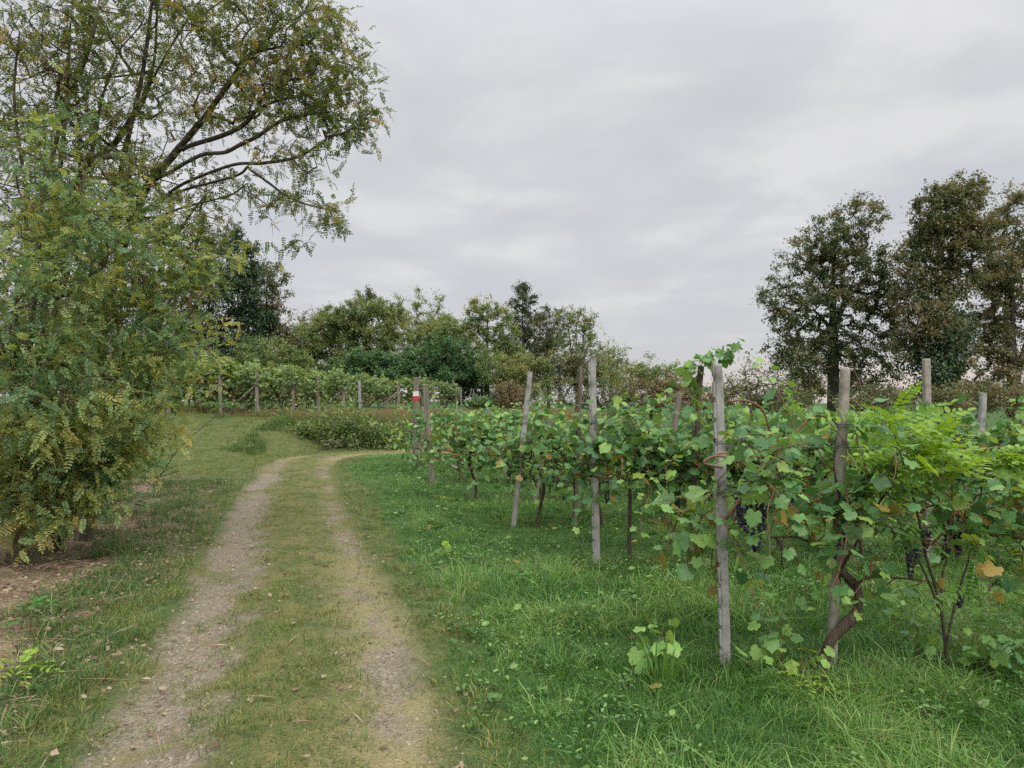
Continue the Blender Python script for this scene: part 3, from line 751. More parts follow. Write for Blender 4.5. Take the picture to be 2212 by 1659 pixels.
class Skel:
    """branch graph: limbs given as polylines, twig points joined to the nearest wood"""
    def __init__(s): s.p, s.par = [], []
    def limb(s, poly, parent=None):
        last = parent
        ids = []
        for q in poly:
            s.p.append(np.asarray(q, float)); s.par.append(-1 if last is None else last)
            last = len(s.p) - 1; ids.append(last)
        return ids
    def nearest(s, q):
        a = np.array(s.p); return int(np.argmin(((a - q) ** 2).sum(1)))
    def join(s, targets, rng, root, jag=0.06, up=0.0, maxseg=0.5):
        tips = []
        order = np.argsort(((targets - root) ** 2).sum(1))
        cap = len(s.p) + len(targets) * 8
        A = np.zeros((cap, 3)); A[:len(s.p)] = s.p
        n = len(s.p)
        rd = np.zeros(cap); rd[:n] = ((A[:n] - root) ** 2).sum(1) ** 0.5
        for t in targets[order]:
            dv = t - A[:n]
            dist = np.sqrt((dv ** 2).sum(1))
            cost = dist + 0.18 * np.maximum(0, rd[:n] - np.linalg.norm(t - root)) - 0.25 * np.minimum(dv[:, 2], 0) 
            k = int(np.argmin(cost)); a = A[k]; L = dist[k]
            m = max(1, min(7, int(L / maxseg) + 1))
            prev = k
            side = rng.normal(0, jag * L, 3)
            for i in range(1, m + 1):
                f = i / m
                q = a + (t - a) * f + side * math.sin(f * math.pi) + np.array([0, 0, up * L * math.sin(f * math.pi)])
                s.p.append(q); s.par.append(prev); A[n] = q; rd[n] = np.linalg.norm(q - root); prev = n; n += 1
            tips.append(prev)
        return tips
    def finish(s, tips, r_tip, expo=0.5):
        n = len(s.p); w = np.zeros(n)
        kids = [[] for _ in range(n)]
        for i, q in enumerate(s.par):
            if q >= 0: kids[q].append(i)
        ts = set(tips)
        for i in range(n - 1, -1, -1):
            if i in ts or not kids[i]: w[i] += 1
            if s.par[i] >= 0: w[s.par[i]] += w[i]
        rad = r_tip * w ** expo
        chains = []
        for i in range(n):
            q = s.par[i]
            main = q >= 0 and max(kids[q], key=lambda c: w[c]) == i
            if q < 0 or not main:
                ch = [] if q < 0 else [q]
                c = i
                while True:
                    ch.append(c)
                    if not kids[c]: break
                    c = max(kids[c], key=lambda k: w[k])
                rr = rad[ch].copy()
                if q >= 0: rr[0] = rr[1]
                if len(ch) > 1: chains.append((np.array([s.p[k] for k in ch]), rr))
        chains.sort(key=lambda c: -c[1][0])
        return chains

def lobe_points(rng, lobes, n):
    """lobes: (centre xyz, radii xyz, weight); points biased towards the outside of each lobe"""
    w = np.array([l[2] for l in lobes], float); w /= w.sum()
    k = rng.choice(len(lobes), n, p=w)
    c = np.array([l[0] for l in lobes])[k]; r = np.array([l[1] for l in lobes])[k]
    v = norm(rng.normal(0, 1, (n, 3))) * (rng.uniform(0.02, 1, (n, 1)) ** 0.42)
    return c + v * r

def make_tree(name, label, cat, base, limbs, lobes, n_twig, n_leaf, leafmat, leafsize, seed, bark='bark', r_tip=0.006, spread=0.3,
              leaf=LEAF_D, pinn=None, expo=0.5, group=None, n_branch=6, clump=1.0, droop=0.2, rshift=0.0, bare_tips=None, twig_min=0.0, sides=5, twigmat=None, jag=0.08):
    rng = np.random.default_rng(seed)
    base = np.asarray(base, float); D0 = base[1]
    t = thing(name, label, cat, tuple(base), group)
    sk = Skel()
    first = None
    for lim in limbs:
        lim = subdivide(smooth_poly(np.asarray(lim, float)), 0.35)
        if first is None:
            ids = sk.limb(lim); first = ids
        else:
            k = sk.nearest(lim[0]); ids = sk.limb(lim[1:] if np.linalg.norm(sk.p[k] - lim[0]) < 0.3 else lim, k)
    T = lobe_points(rng, lobes, n_twig)
    root = np.asarray(limbs[0][len(limbs[0]) // 2], float)
    tips = sk.join(T, rng, root, jag)
    tipset = list(tips)
    extra = []
    if bare_tips:
        for (a, b_) in bare_tips:
            a, b_ = np.asarray(a, float), np.asarray(b_, float)
            k = sk.nearest(a); ids = sk.limb(np.array([a * (1 - f) + b_ * f + rng.normal(0, 0.06, 3) for f in np.linspace(0, 1, 5)]), k); extra.append(ids[-1]); extra.append(ids[-2])
    chains = sk.finish(tipset + extra, r_tip, expo)
    for i, (pts, rr) in enumerate(chains[:1 + n_branch]):
        b = MB(); p = pts - base
        if i == 0:
            rr = rr.copy(); f = np.linspace(0, 1, len(rr)); rr = rr * (1 + 0.35 * np.exp(-f * 12))
            p = np.vstack([p[0] - [0, 0, 0.25], p]); rr = np.r_[rr[0] * 1.15, rr]
        b.tube(p, rr, 8 if i == 0 else 6)
        b.build('trunk' if i == 0 else 'branch', M[bark], t, flat=False)
    b = MB()
    for pts, rr in chains[1 + n_branch:]:
        if rr[0] >= twig_min: b.tube(pts - base, np.maximum(rr, r_tip * 0.7), 4 if rr[0] > r_tip * 2.5 else 3, cap=False)
    if b.n: b.build('twigs', M[twigmat or bark], t, flat=False, kind='stuff')
    # leaves round the twig ends
    P0 = np.array([sk.p[k] for k in tips + extra]); Pp = np.array([sk.p[sk.par[k]] for k in tips + extra])
    wt = rng.gamma(1.6, 1.0, len(P0)) ** clump; wt /= wt.sum()
    if extra: wt[len(tips):] *= 0.25; wt /= wt.sum()
    k = rng.choice(len(P0), n_leaf, p=wt)
    f = rng.uniform(-0.1, 1.15, (n_leaf, 1))
    c = Pp[k] * (1 - f) + P0[k] * f + rng.normal(0, 1, (n_leaf, 3)) * spread * np.array([1, 1, 0.75]) * rng.uniform(0.2, 1.0, (n_leaf, 1))
    out = norm(P0[k] - Pp[k] + 0.0)
    d = norm(out * 0.6 + rng.normal(0, 0.7, (n_leaf, 3)) + np.array([0, 0, -droop]))
    nn = norm(np.array([0, 0, 1.0]) + rng.normal(0, 0.55, (n_leaf, 3)))
    tw = rng.normal(0, 0.22, len(P0))
    rnd = np.clip(rng.beta(1.6, 1.9, n_leaf) + tw[k] + rshift + 0.55 * (vnoise(c[:, 0] * 60 / max(D0, 20) + seed, c[:, 2] * 60 / max(D0, 20), 9) - 0.5), 0, 1)
    b = MB()
    rot = frames(d, nn); sz = leafsize * rng.uniform(0.65, 1.25, n_leaf)
    if pinn:
        which = rng.integers(0, len(pinn), n_leaf)
        for q, tm in enumerate(pinn):
            s = which == q
            b.inst(tm, (c - base)[s], rot[s], sz[s], rnd[s])
    else:
        b.inst(leaf, c - base, rot, sz, rnd)
    b.build('crown', M[leafmat], t, flat=pinn is None)
    return t

def px_tree(name, label, cat, D, bx, top, lobes, n_twig, n_leaf, leafmat, leafsize, seed, fork=0.45, lean=0.0, **kw):
    """lobes in pixels of the photograph at distance D: (px, py, half width px, half height px, weight)"""
    if kw.get('group'):
        D *= 1.36; leafsize *= 1.22; lobes = [(l[0], l[1], l[2] * 1.15, l[3] * 1.05) + tuple(l[4:]) for l in lobes]
        kw['spread'] = kw.get('spread', .3) * 1.0
    s = D / PXF
    x = (bx - CX) * s
    z0 = gh(x, D)
    base = np.array([x, D, z0])
    rng = np.random.default_rng(seed + 500)
    depth = kw.pop('depth', 0.85)
    LB = []
    for l in lobes:
        c = P(l[0], l[1], D + rng.normal(0, 0.4))
        LB.append((c, (l[2] * s, l[2] * s * depth, l[3] * s), l[4] if len(l) > 4 else l[2] * l[3]))
    if kw.get('group') and D > 38:      # foliage down to the undergrowth
        wsum = sum(q[2] for q in LB); xl = min(l[0] - l[2] * .6 for l in lobes); xr = max(l[0] + l[2] * .6 for l in lobes); yb = max(l[1] for l in lobes)
        nsk = max(2, int((xr - xl) / 45))
        for q in np.linspace(xl, xr, nsk):
            yy = rng.uniform(785, 812); LB.append((P(q, yy, D + rng.normal(0, .5)), (38 * s, 34 * s, 38 * s), wsum * 0.34 / nsk))
            if yb < 745: LB.append((P(q, rng.uniform(745, 775), D + rng.normal(0, .5)), (36 * s, 34 * s, 36 * s), wsum * 0.26 / nsk))
        n_leaf = int(n_leaf * 2.0); n_twig = int(n_twig * 1.6)
    tz = P(bx, top, D)[2]
    hx = x + lean * s
    limbs = [[base, base + [(hx - x) * 0.3 + rng.normal(0, 0.05), rng.normal(0, 0.1), (tz - z0) * 0.3], [hx, D + rng.normal(0, 0.2), z0 + (tz - z0) * 0.62], [hx + rng.normal(0, 0.2), D, z0 + (tz - z0) * 0.92]]]
    for l in sorted(LB, key=lambda q: -q[2])[:4]:
        a = base + (limbs[0][1] - base) * rng.uniform(0.7, 1.6)
        a = np.array([a[0], a[1], min(a[2], l[0][2])])
        limbs.append([a, a * 0.5 + l[0] * 0.5 + [0, 0, 0.15], l[0]])
    if 'bare' in kw:
        br = kw.pop('bare'); kw['bare_tips'] = [(P(a, b, D), P(c, d, D + rng.normal(0, .3))) for a, b, c, d in br]
    return make_tree(name, label, cat, base, limbs, LB, n_twig, n_leaf, leafmat, leafsize, seed, **kw)

def right_trees():
    t = px_tree('oak_tree', 'tall dark green oak with a forked trunk standing behind the round-topped concrete post', 'tree', 30, 1800, 420,
            [(1860, 470, 62, 62), (1800, 520, 80, 70), (1745, 560, 75, 70), (1850, 600, 85, 85), (1760, 670, 95, 80), (1670, 635, 50, 42), (1690, 690, 40, 40),
             (1900, 560, 40, 50, 1600), (1900, 690, 65, 70, 4000), (1840, 760, 100, 60), (1740, 760, 75, 60), (1880, 815, 85, 50), (1770, 830, 85, 40, 2600), (1935, 640, 40, 80, 2600), (1690, 770, 45, 50, 1600), (1945, 740, 45, 60, 2400), (1915, 620, 45, 60, 1500)],
            1600, 52000, 'oak', 0.105, 11, bark='bark_dark', spread=0.17, r_tip=0.006, n_branch=8, clump=1.1)
    px_tree('oak_tree', 'browning oak at the picture edge with dark ivy wrapped around its lower trunk', 'tree', 27, 2040, 370,
            [(2085, 420, 60, 55), (2030, 450, 60, 55), (2060, 520, 85, 65), (2000, 520, 50, 45), (2120, 500, 55, 60), (2040, 610, 65, 60), (2100, 590, 45, 40, 1000), (2020, 690, 60, 60), (1970, 640, 45, 70, 2600), (2060, 780, 70, 65, 2800), (1965, 740, 45, 50, 1600), (1960, 560, 30, 50, 900)],
            1400, 46000, 'oak_brown', 0.105, 12, bark='bark_dark', spread=0.17, r_tip=0.006, n_branch=8, clump=1.15)
    # ivy on the oak's trunk
    D = 26.6; rng = np.random.default_rng(77); b = MB()
    base = np.array([(2035 - CX) / PXF * D, D, gh((2035 - CX) / PXF * D, D)])
    n = 9000
    c = lobe_points(rng, [(P(2030, 760, D), (0.85, 0.7, 1.1), 3), (P(2010, 800, D), (0.9, 0.7, 0.9), 3), (P(2035, 690, D), (0.5, 0.5, 0.9), 1), (P(2075, 720, D), (0.4, 0.5, 0.9), 1), (P(2020, 860, D), (0.7, 0.6, 0.8), 1)], 150)
    k = rng.integers(0, len(c), n)
    pp = c[k] + rng.normal(0, 0.17, (n, 3))
    b.inst(LEAF_D, pp - base, frames(norm(rng.normal(0, 0.6, (n, 3)) + [0, 0, -0.6]), norm(rng.normal(0, 0.6, (n, 3)) + [0, -0.7, 0.5])), 0.12 * rng.uniform(0.7, 1.2, n), rng.uniform(0, 1, n))
    iv = thing('ivy', 'dark green ivy wrapped thickly around the trunk of the browning oak', 'ivy', tuple(base))
    b.build('foliage', M['ivy'], iv)
    b = MB(); b.tube(np.array([[0, 0, -0.2], [0.05, 0, 1.2], [-0.05, 0.05, 2.4], [0.05, 0.0, 3.6]]), 0.05, 5); b.build('stem', M['bark_dark'], iv, flat=False)
    px_tree('oak_tree', 'brown-leaved oak cut off by the right edge of the photo', 'tree', 29, 2190, 420,
            [(2190, 560, 60, 80), (2180, 680, 55, 70), (2150, 740, 50, 45), (2200, 450, 50, 60), (2180, 830, 70, 60), (2100, 855, 70, 40), (2130, 610, 40, 60, 1800), (2270, 600, 70, 120), (2120, 700, 45, 55, 2500), (2195, 760, 55, 60, 3000), (2170, 600, 50, 60, 2500)],
            1200, 38000, 'oak_brown', 0.105, 13, bark='bark_dark', spread=0.17, r_tip=0.006, n_branch=6, clump=1.1, rshift=0.08)
    px_tree('slender_oak', 'slender young oak with a straight stem just left of the tall oak', 'tree', 28, 1738, 745,
            [(1735, 780, 32, 40), (1720, 830, 30, 35), (1755, 835, 25, 35)], 120, 2600, 'oak', 0.11, 14, bark='bark_dark', spread=0.2, r_tip=0.006, n_branch=3)
    px_tree('thin_shrub', 'see-through shrub with sparse brownish leaves left of the tall oak', 'shrub', 24, 1625, 765,
            [(1610, 790, 14, 35, 250), (1640, 815, 45, 35), (1690, 830, 35, 30), (1580, 835, 40, 32), (1640, 855, 75, 25)], 230, 3000, 'dullgreen', 0.075, 15, spread=0.16, r_tip=0.004, n_branch=5, rshift=0.1)
    # scrub at the feet of the oaks
    for k, (lab, bx, lb, mat, n, D) in enumerate((
            ('low brownish scrub between the wide brown bush and the see-through shrub', 1530, [(1500, 850, 45, 22), (1560, 855, 45, 22), (1525, 870, 60, 18)], 'brownbush', 3600, 26),
            ('low dull green scrub under the slender young oak', 1690, [(1650, 862, 50, 22), (1720, 860, 50, 26), (1690, 875, 70, 15)], 'dullgreen', 4200, 25),
            ('olive scrub under the right side of the tall oak', 1880, [(1840, 868, 50, 22), (1900, 855, 55, 28), (1950, 868, 45, 22)], 'oak', 5200, 25),
            ('grey-green scrub behind the thin dark brown post', 1300, [(1270, 850, 45, 22), (1320, 845, 40, 26), (1240, 862, 40, 16), (1190, 866, 50, 16), (1300, 872, 60, 14)], 'dullgreen', 4200, 34),
            ('brown leafy scrub below the ivied oak at the right edge', 2090, [(2040, 862, 60, 30), (2110, 850, 60, 35), (2180, 860, 60, 35)], 'oak_brown', 6500, 24))):
        px_tree('scrub_bush', lab, 'bush', D, bx, lb[0][1] - 15, lb, 320, n, mat, 0.085, 45 + k, spread=0.15, r_tip=0.004, n_branch=4, twigmat='twig')
right_trees()

def back_trees():
    G = 'trees of the thicket behind the vineyard'
    px_tree('dense_tree', 'dark dense tree partly hidden by the overhanging locust, left of the ivied one', 'tree', 46, 450, 505,
            [(445, 560, 45, 60), (410, 620, 50, 60), (460, 650, 50, 60), (420, 720, 60, 50), (370, 700, 50, 80), (470, 730, 40, 45)], 420, 17000, 'dullgreen', 0.17, 21, bark='bark_dark', spread=0.4, r_tip=0.009, group=G)
    px_tree('ivied_tree', 'tallest dark tree of the thicket, its stem cloaked in ivy', 'tree', 45, 525, 500,
            [(500, 535, 28, 40), (530, 560, 35, 45), (520, 620, 40, 60), (535, 690, 45, 50), (520, 750, 50, 35)], 340, 13000, 'ivy', 0.17, 22, bark='bark_dark', spread=0.32, r_tip=0.009, group=G)
    px_tree('brown_tree', 'rounded brownish tree leaning right beside the ivied tree', 'tree', 47, 575, 560,
            [(575, 590, 35, 32), (600, 625, 24, 45), (560, 640, 35, 50), (595, 690, 30, 40), (560, 710, 45, 45), (610, 730, 25, 30)], 320, 10000, 'oak', 0.17, 23, bark='bark_dark', spread=0.34, r_tip=0.009, group=G, rshift=0.1)
    px_tree('green_bush', 'low mid-green bush in front of the ivied tree', 'bush', 42, 575, 725,
            [(575, 755, 50, 30), (530, 775, 35, 25), (620, 775, 35, 28), (580, 785, 70, 22)], 220, 7000, 'thicket', 0.14, 24, spread=0.26, r_tip=0.007, group=G, rshift=-0.15)
    px_tree('bare_twigged_tree', 'nearly leafless grey tree rising between the brown tree and the locusts', 'tree', 56, 670, 665,
            [(650, 700, 35, 25), (690, 690, 40, 25), (720, 700, 30, 30), (660, 730, 40, 30)], 260, 5600, 'oak_brown', 0.12, 25, spread=0.25, r_tip=0.009, group=G, bare=[(680, 690, 668, 652), (700, 690, 705, 656), (650, 700, 640, 668), (730, 690, 735, 650)])
    px_tree('locust_tree', 'broad yellowish-green locust at the left of the thicket', 'tree', 52, 715, 675,
            [(720, 690, 40, 28), (690, 725, 50, 38), (750, 730, 50, 40), (700, 775, 65, 35), (655, 750, 35, 40)], 430, 19000, 'thicket', 0.16, 26, spread=0.3, r_tip=0.008, group=G)
    px_tree('locust_tree', 'tallest yellowish-green locust of the thicket with dark branches showing through', 'tree', 51, 790, 645,
            [(790, 670, 42, 28), (830, 670, 35, 25), (760, 710, 45, 40), (830, 720, 50, 45), (790, 770, 60, 40), (735, 690, 25, 30)], 450, 20000, 'thicket', 0.16, 27, spread=0.3, r_tip=0.008, group=G, rshift=0.03)
    px_tree('slim_tree', 'slim dull-leaved treetop sticking out above the tallest locust', 'tree', 58, 792, 618,
            [(790, 638, 22, 22), (775, 655, 18, 15), (808, 652, 18, 20)], 110, 2600, 'dullgreen', 0.15, 28, bark='bark_dark', spread=0.26, r_tip=0.008, group=G, bare=[(790, 640, 792, 613), (775, 650, 765, 627)])
    px_tree('bare_topped_tree', 'tree with several thin leafless-looking tops at the middle of the thicket', 'tree', 55, 900, 640,
            [(905, 650, 22, 28, 300), (862, 655, 15, 22, 200), (945, 655, 18, 25, 260), (890, 700, 55, 35), (945, 705, 40, 38), (900, 750, 60, 40)], 400, 12500, 'thicket', 0.14, 29, spread=0.26, r_tip=0.008, group=G,
            bare=[(905, 660, 893, 618), (905, 660, 903, 626), (862, 660, 852, 632), (945, 660, 940, 628), (955, 660, 958, 634), (880, 660, 884, 640)])
    px_tree('olive_tree_crown', 'rounded olive-green locust right of the bare-topped tree', 'tree', 52, 955, 690,
            [(965, 720, 45, 35), (930, 735, 40, 35), (1000, 745, 30, 40)], 320, 12500, 'thicket', 0.15, 30, spread=0.3, r_tip=0.008, group=G)
    px_tree('dark_bush', 'largest deep green bush at the foot of the thicket', 'bush', 44, 960, 722,
            [(960, 750, 50, 28), (910, 780, 50, 30), (1000, 780, 40, 32), (950, 805, 80, 25), (870, 805, 40, 25)], 330, 12500, 'darkbush', 0.145, 31, bark='bark_dark', spread=0.26, r_tip=0.007, group=G)
    px_tree('dark_bush', 'deep green bush below the tallest locust, left of the largest bush', 'bush', 45, 770, 745,
            [(800, 775, 45, 25), (760, 790, 40, 22), (840, 785, 35, 28), (790, 805, 60, 18)], 260, 7500, 'darkbush', 0.145, 32, bark='bark_dark', spread=0.26, r_tip=0.007, group=G, rshift=0.1)
    px_tree('open_locust', 'light airy locust with its forked trunk visible', 'tree', 46, 1052, 640,
            [(1045, 665, 35, 25), (1080, 680, 30, 30), (1025, 700, 30, 28), (1085, 730, 38, 35), (1040, 745, 40, 35), (1100, 770, 35, 30), (1060, 800, 50, 30)], 360, 11500, 'thicket', 0.14, 33, bark='bark_dark', spread=0.26, r_tip=0.008, group=G, bare=[(1040, 670, 1022, 645), (1060, 670, 1055, 632)])
    px_tree('dark_narrow_tree', 'dark narrow tree with a pointed top taller than its neighbours', 'tree', 56, 1130, 604,
            [(1128, 625, 18, 22), (1128, 655, 32, 25), (1135, 695, 36, 35), (1140, 740, 36, 35)], 230, 7500, 'dullgreen', 0.17, 34, bark='bark_dark', spread=0.3, r_tip=0.009, group=G, rshift=-0.15)
    px_tree('thin_tree', 'thin brownish see-through tree right of the dark narrow one', 'tree', 54, 1185, 655,
            [(1180, 690, 28, 30), (1205, 720, 25, 35), (1180, 750, 35, 30)], 260, 5600, 'oak_brown', 0.13, 35, bark='bark_dark', spread=0.24, r_tip=0.008, group=G, bare=[(1180, 690, 1178, 655), (1200, 700, 1205, 668)])
    px_tree('thin_tree', 'thin green see-through tree with upswept branches at the right of the thicket', 'tree', 50, 1245, 660,
            [(1225, 685, 28, 25), (1265, 690, 30, 28), (1245, 730, 42, 35), (1270, 750, 30, 30)], 240, 4300, 'thicket', 0.13, 36, bark='bark_dark', spread=0.24, r_tip=0.008, group=G, rshift=-0.1, bare=[(1225, 690, 1215, 657), (1265, 690, 1262, 664), (1280, 700, 1288, 675)])
    px_tree('green_bush', 'grey-green tall bush under the two thin trees', 'bush', 43, 1210, 765,
            [(1210, 795, 50, 32), (1265, 790, 45, 35), (1160, 800, 40, 35), (1220, 835, 80, 30), (1300, 820, 35, 30)], 300, 9500, 'dullgreen', 0.13, 37, spread=0.26, r_tip=0.007, group=G, rshift=0.25)
    px_tree('green_bush', 'yellow-green sprawling bush right of the open locust', 'bush', 42, 1110, 770,
            [(1120, 800, 40, 35), (1085, 820, 40, 35), (1140, 840, 40, 25)], 190, 5600, 'thicket', 0.13, 38, spread=0.26, r_tip=0.007, group=G)
    px_tree('bare_twigged_tree', 'small half-bare tree where the thicket slopes down to the right', 'tree', 46, 1318, 715,
            [(1312, 755, 22, 30, 260), (1340, 765, 25, 25, 300), (1320, 800, 40, 30)], 200, 2400, 'thicket', 0.12, 39, spread=0.22, r_tip=0.007, group=G, bare=[(1312, 750, 1304, 706), (1312, 755, 1318, 728), (1335, 760, 1328, 732), (1345, 770, 1352, 745)])
    px_tree('feathery_bush', 'feathery green bush at the right end of the thicket', 'bush', 40, 1420, 780,
            [(1390, 805, 35, 22), (1440, 800, 38, 16), (1350, 820, 40, 28), (1420, 830, 60, 20)], 240, 4800, 'thicket', 0.12, 40, spread=0.22, r_tip=0.006, group=G, rshift=0.05)
    px_tree('brown_bush', 'wide brown withered bush at the right end of the thicket', 'bush', 36, 1410, 808,
            [(1380, 840, 50, 28), (1430, 835, 45, 28), (1470, 855, 30, 28), (1410, 870, 80, 22), (1350, 860, 35, 25)], 340, 9500, 'brownbush', 0.10, 41, spread=0.2, r_tip=0.005, twigmat='twig')
    px_tree('brown_bush', 'brown withered bush beside the short white stub post', 'bush', 33, 1100, 822,
            [(1095, 845, 32, 28), (1125, 855, 28, 28), (1100, 878, 42, 18)], 240, 4600, 'brownbush', 0.09, 42, spread=0.17, r_tip=0.005, twigmat='twig')
    px_tree('green_bush', 'small round leafy green bush at the edge of the far vines', 'bush', 33, 1040, 850,
            [(1040, 868, 26, 14), (1022, 874, 18, 10), (1058, 874, 16, 10)], 110, 2600, 'darkbush', 0.10, 43, spread=0.13, r_tip=0.005, rshift=0.3)
    px_tree('dark_bush', 'shadowed undergrowth bush behind the thin stakes', 'bush', 46, 1040, 812,
            [(1010, 838, 40, 26), (1060, 830, 45, 28), (1090, 845, 40, 22), (975, 842, 35, 20), (985, 862, 40, 15), (1060, 862, 60, 16)], 220, 6000, 'darkbush', 0.14, 48, bark='bark_dark', spread=0.26, r_tip=0.007, group=G)
    px_tree('dense_tree', 'shadowy tree deep behind the overhanging locust at far left', 'tree', 40, 250, 560,
            [(260, 640, 90, 60), (200, 720, 90, 60), (310, 720, 60, 60), (100, 700, 100, 80), (0, 720, 100, 90)], 420, 13000, 'dullgreen', 0.16, 44, bark='bark_dark', spread=0.4, r_tip=0.009, group=G, rshift=0.1)
back_trees()

# ------------------------------------------------------------------ overhanging locust trees at the left
def PL(*q): return [P(*a) for a in q]
def locusts():
    def lobes(rows): return [(P(a, b, c), (r, r * 0.8, r * 0.85), w if w else r ** 2) for a, b, c, r, w in rows]
    # the tree that reaches out over the track
    bx = P(150, 1090, 9.6); bx[2] = gh(bx[0], bx[1])
    limbs = [[bx, P(190, 900, 9.3), P(232, 660, 9.0), P(277, 489, 8.6), P(349, 425, 8.3), P(393, 393, 8.1), P(497, 353, 7.8), P(561, 349, 7.6), P(640, 335, 7.5), P(702, 297, 7.4)],
             PL((277, 489, 8.6), (297, 433, 8.5), (321, 385, 8.4), (361, 341, 8.3), (393, 301, 8.2), (429, 257, 8.1), (461, 213, 8.0), (493, 168, 7.9), (533, 112, 7.8), (601, 92, 7.6)),
             PL((321, 389, 8.4), (361, 369, 8.2), (401, 345, 8.0), (437, 329, 7.9), (481, 325, 7.8), (513, 309, 7.7), (553, 289, 7.6), (601, 257, 7.5), (662, 241, 7.4), (740, 235, 7.3)),
             PL((385, 321, 8.2), (409, 309, 8.1), (473, 289, 7.9), (521, 265, 7.8), (569, 221, 7.7), (682, 192, 7.5)),
             PL((349, 425, 8.3), (401, 405, 8.1), (461, 389, 7.9), (513, 373, 7.8), (533, 353, 7.7), (560, 320, 7.6)),
             PL((533, 361, 7.7), (573, 389, 7.6), (610, 417, 7.5), (642, 433, 7.4), (682, 445, 7.3), (726, 453, 7.2)),
             PL((290, 470, 8.5), (341, 465, 8.2), (381, 449, 8.0), (441, 433, 7.8), (497, 417, 7.6), (529, 393, 7.5)),
             PL((533, 112, 7.8), (590, 60, 7.6), (650, 20, 7.5))]
    LB = lobes([(690, 120, 7.4, .50, 0), (735, 180, 7.3, .38, 0), (765, 255, 7.2, .26, 0), (790, 275, 7.15, .14, .03), (700, 250, 7.4, .36, 0), (650, 200, 7.5, .4, 0), (600, 130, 7.6, .5, 0), (640, 60, 7.6, .5, 0), (530, 60, 7.8, .55, 0),
                (560, 190, 7.7, .4, 0), (640, 330, 7.4, .30, .07), (690, 350, 7.3, .22, .05), (600, 290, 7.5, .35, .08), (520, 250, 7.9, .4, .1), (460, 130, 8, .55, 0), (430, 230, 8, .4, .12), (640, 430, 7.4, .24, .05), (700, 455, 7.25, .16, .045), (715, 480, 7.2, .09, .02),
                (560, 400, 7.6, .28, .05), (480, 420, 7.8, .3, .05), (400, 360, 8.1, .4, .09), (350, 470, 8.2, .4, .1), (440, 470, 7.8, .28, .06), (300, 380, 8.4, .5, .15), (560, 455, 7.5, .18, .02), (690, 60, 7.4, .4, .14), (590, -60, 7.6, .6, .2), (450, -40, 7.8, .6, .2)])
    t = make_tree('locust_tree', 'large locust whose long feathery branches reach out over the track against the sky', 'tree', bx, limbs, LB, 950, 3400, 'robinia', 0.72, 61, bark='bark_dark', r_tip=0.0026, spread=0.11,
              pinn=PIN, expo=0.44, n_branch=9, droop=0.45, twigmat='bark_dark', jag=0.1, clump=0.9)
    # two hanging bare tendrils with a leaf tuft at the end
    b = MB(); rng = np.random.default_rng(3)
    for pts in (((560, 400, 7.6), (570, 440, 7.55), (585, 480, 7.5), (587, 510, 7.5)), ((645, 425, 7.4), (650, 470, 7.4), (651, 510, 7.4))):
        b.tube(np.array([P(*q) for q in pts]) - bx, [0.003, 0.0025, 0.002, 0.0015][:len(pts)], 3, cap=False)
    b.build('tendril', M['bark_dark'], t, flat=False)
    b = MB(); cs = [P(585, 515, 7.5)] * 5 + [P(648, 522, 7.4)] * 14 + [P(715, 485, 7.2)] * 10
    c = np.array(cs) + rng.normal(0, 0.05, (len(cs), 3)) * [1.5, 1, 0.8]
    which = rng.integers(0, 3, len(c))
    for q in range(3):
        s = which == q
        b.inst(PIN[q], c[s] - bx, frames(norm(rng.normal(0, 0.6, (s.sum(), 3)) + [0.2, 0, -0.5]), norm(rng.normal(0, 0.5, (s.sum(), 3)) + [0, 0, 1])), np.full(s.sum(), 0.8), np.full(s.sum(), 0.3))
    b.build('leaf_tuft', M['robinia'], t, flat=False, kind='stuff')
    # dark straight stem
    b2 = P(60, 1080, 10.4); b2[2] = gh(b2[0], b2[1])
    make_tree('locust_tree', 'dark-stemmed locust leaving the top of the photo, its bole bent to the right', 'tree', b2,
              [[b2, P(85, 800, 10.2), P(100, 600, 10), P(160, 401, 9.8), P(192, 349, 9.6), P(241, 305, 9.4), P(277, 249, 9.3), P(305, 200, 9.2), P(325, 120, 9.1), P(330, 20, 9), P(338, -120, 9)],
               PL((305, 200, 9.2), (340, 130, 9.0), (380, 60, 8.9), (430, -20, 8.8)), PL((192, 349, 9.6), (120, 320, 9.4), (50, 260, 9.2)), PL((305, 150, 9.2), (249, 158, 9.0), (200, 162, 8.9), (120, 158, 8.8), (40, 156, 8.7), (-60, 150, 8.6))],
              lobes([(350, 100, 9, .7, 0), (280, 160, 9, .6, 0), (400, 40, 8.8, .6, 0), (220, 90, 9, .7, 0), (300, 280, 9.2, .6, 0), (120, 250, 9.2, .8, 0), (60, 120, 9, .8, 0), (380, 180, 8.8, .5, 0), (200, 380, 9.4, .7, 0), (100, 480, 9.6, .8, 0), (300, -60, 9, .8, 0), (-60, 200, 9, .9, 0)]),
              560, 1350, 'robinia', 0.8, 62, bark='bark_dark', r_tip=0.003, spread=0.17, pinn=PINL, n_branch=5, droop=0.4, rshift=0.02, expo=0.46)
    b3 = P(20, 1090, 9.0); b3[2] = gh(b3[0], b3[1])
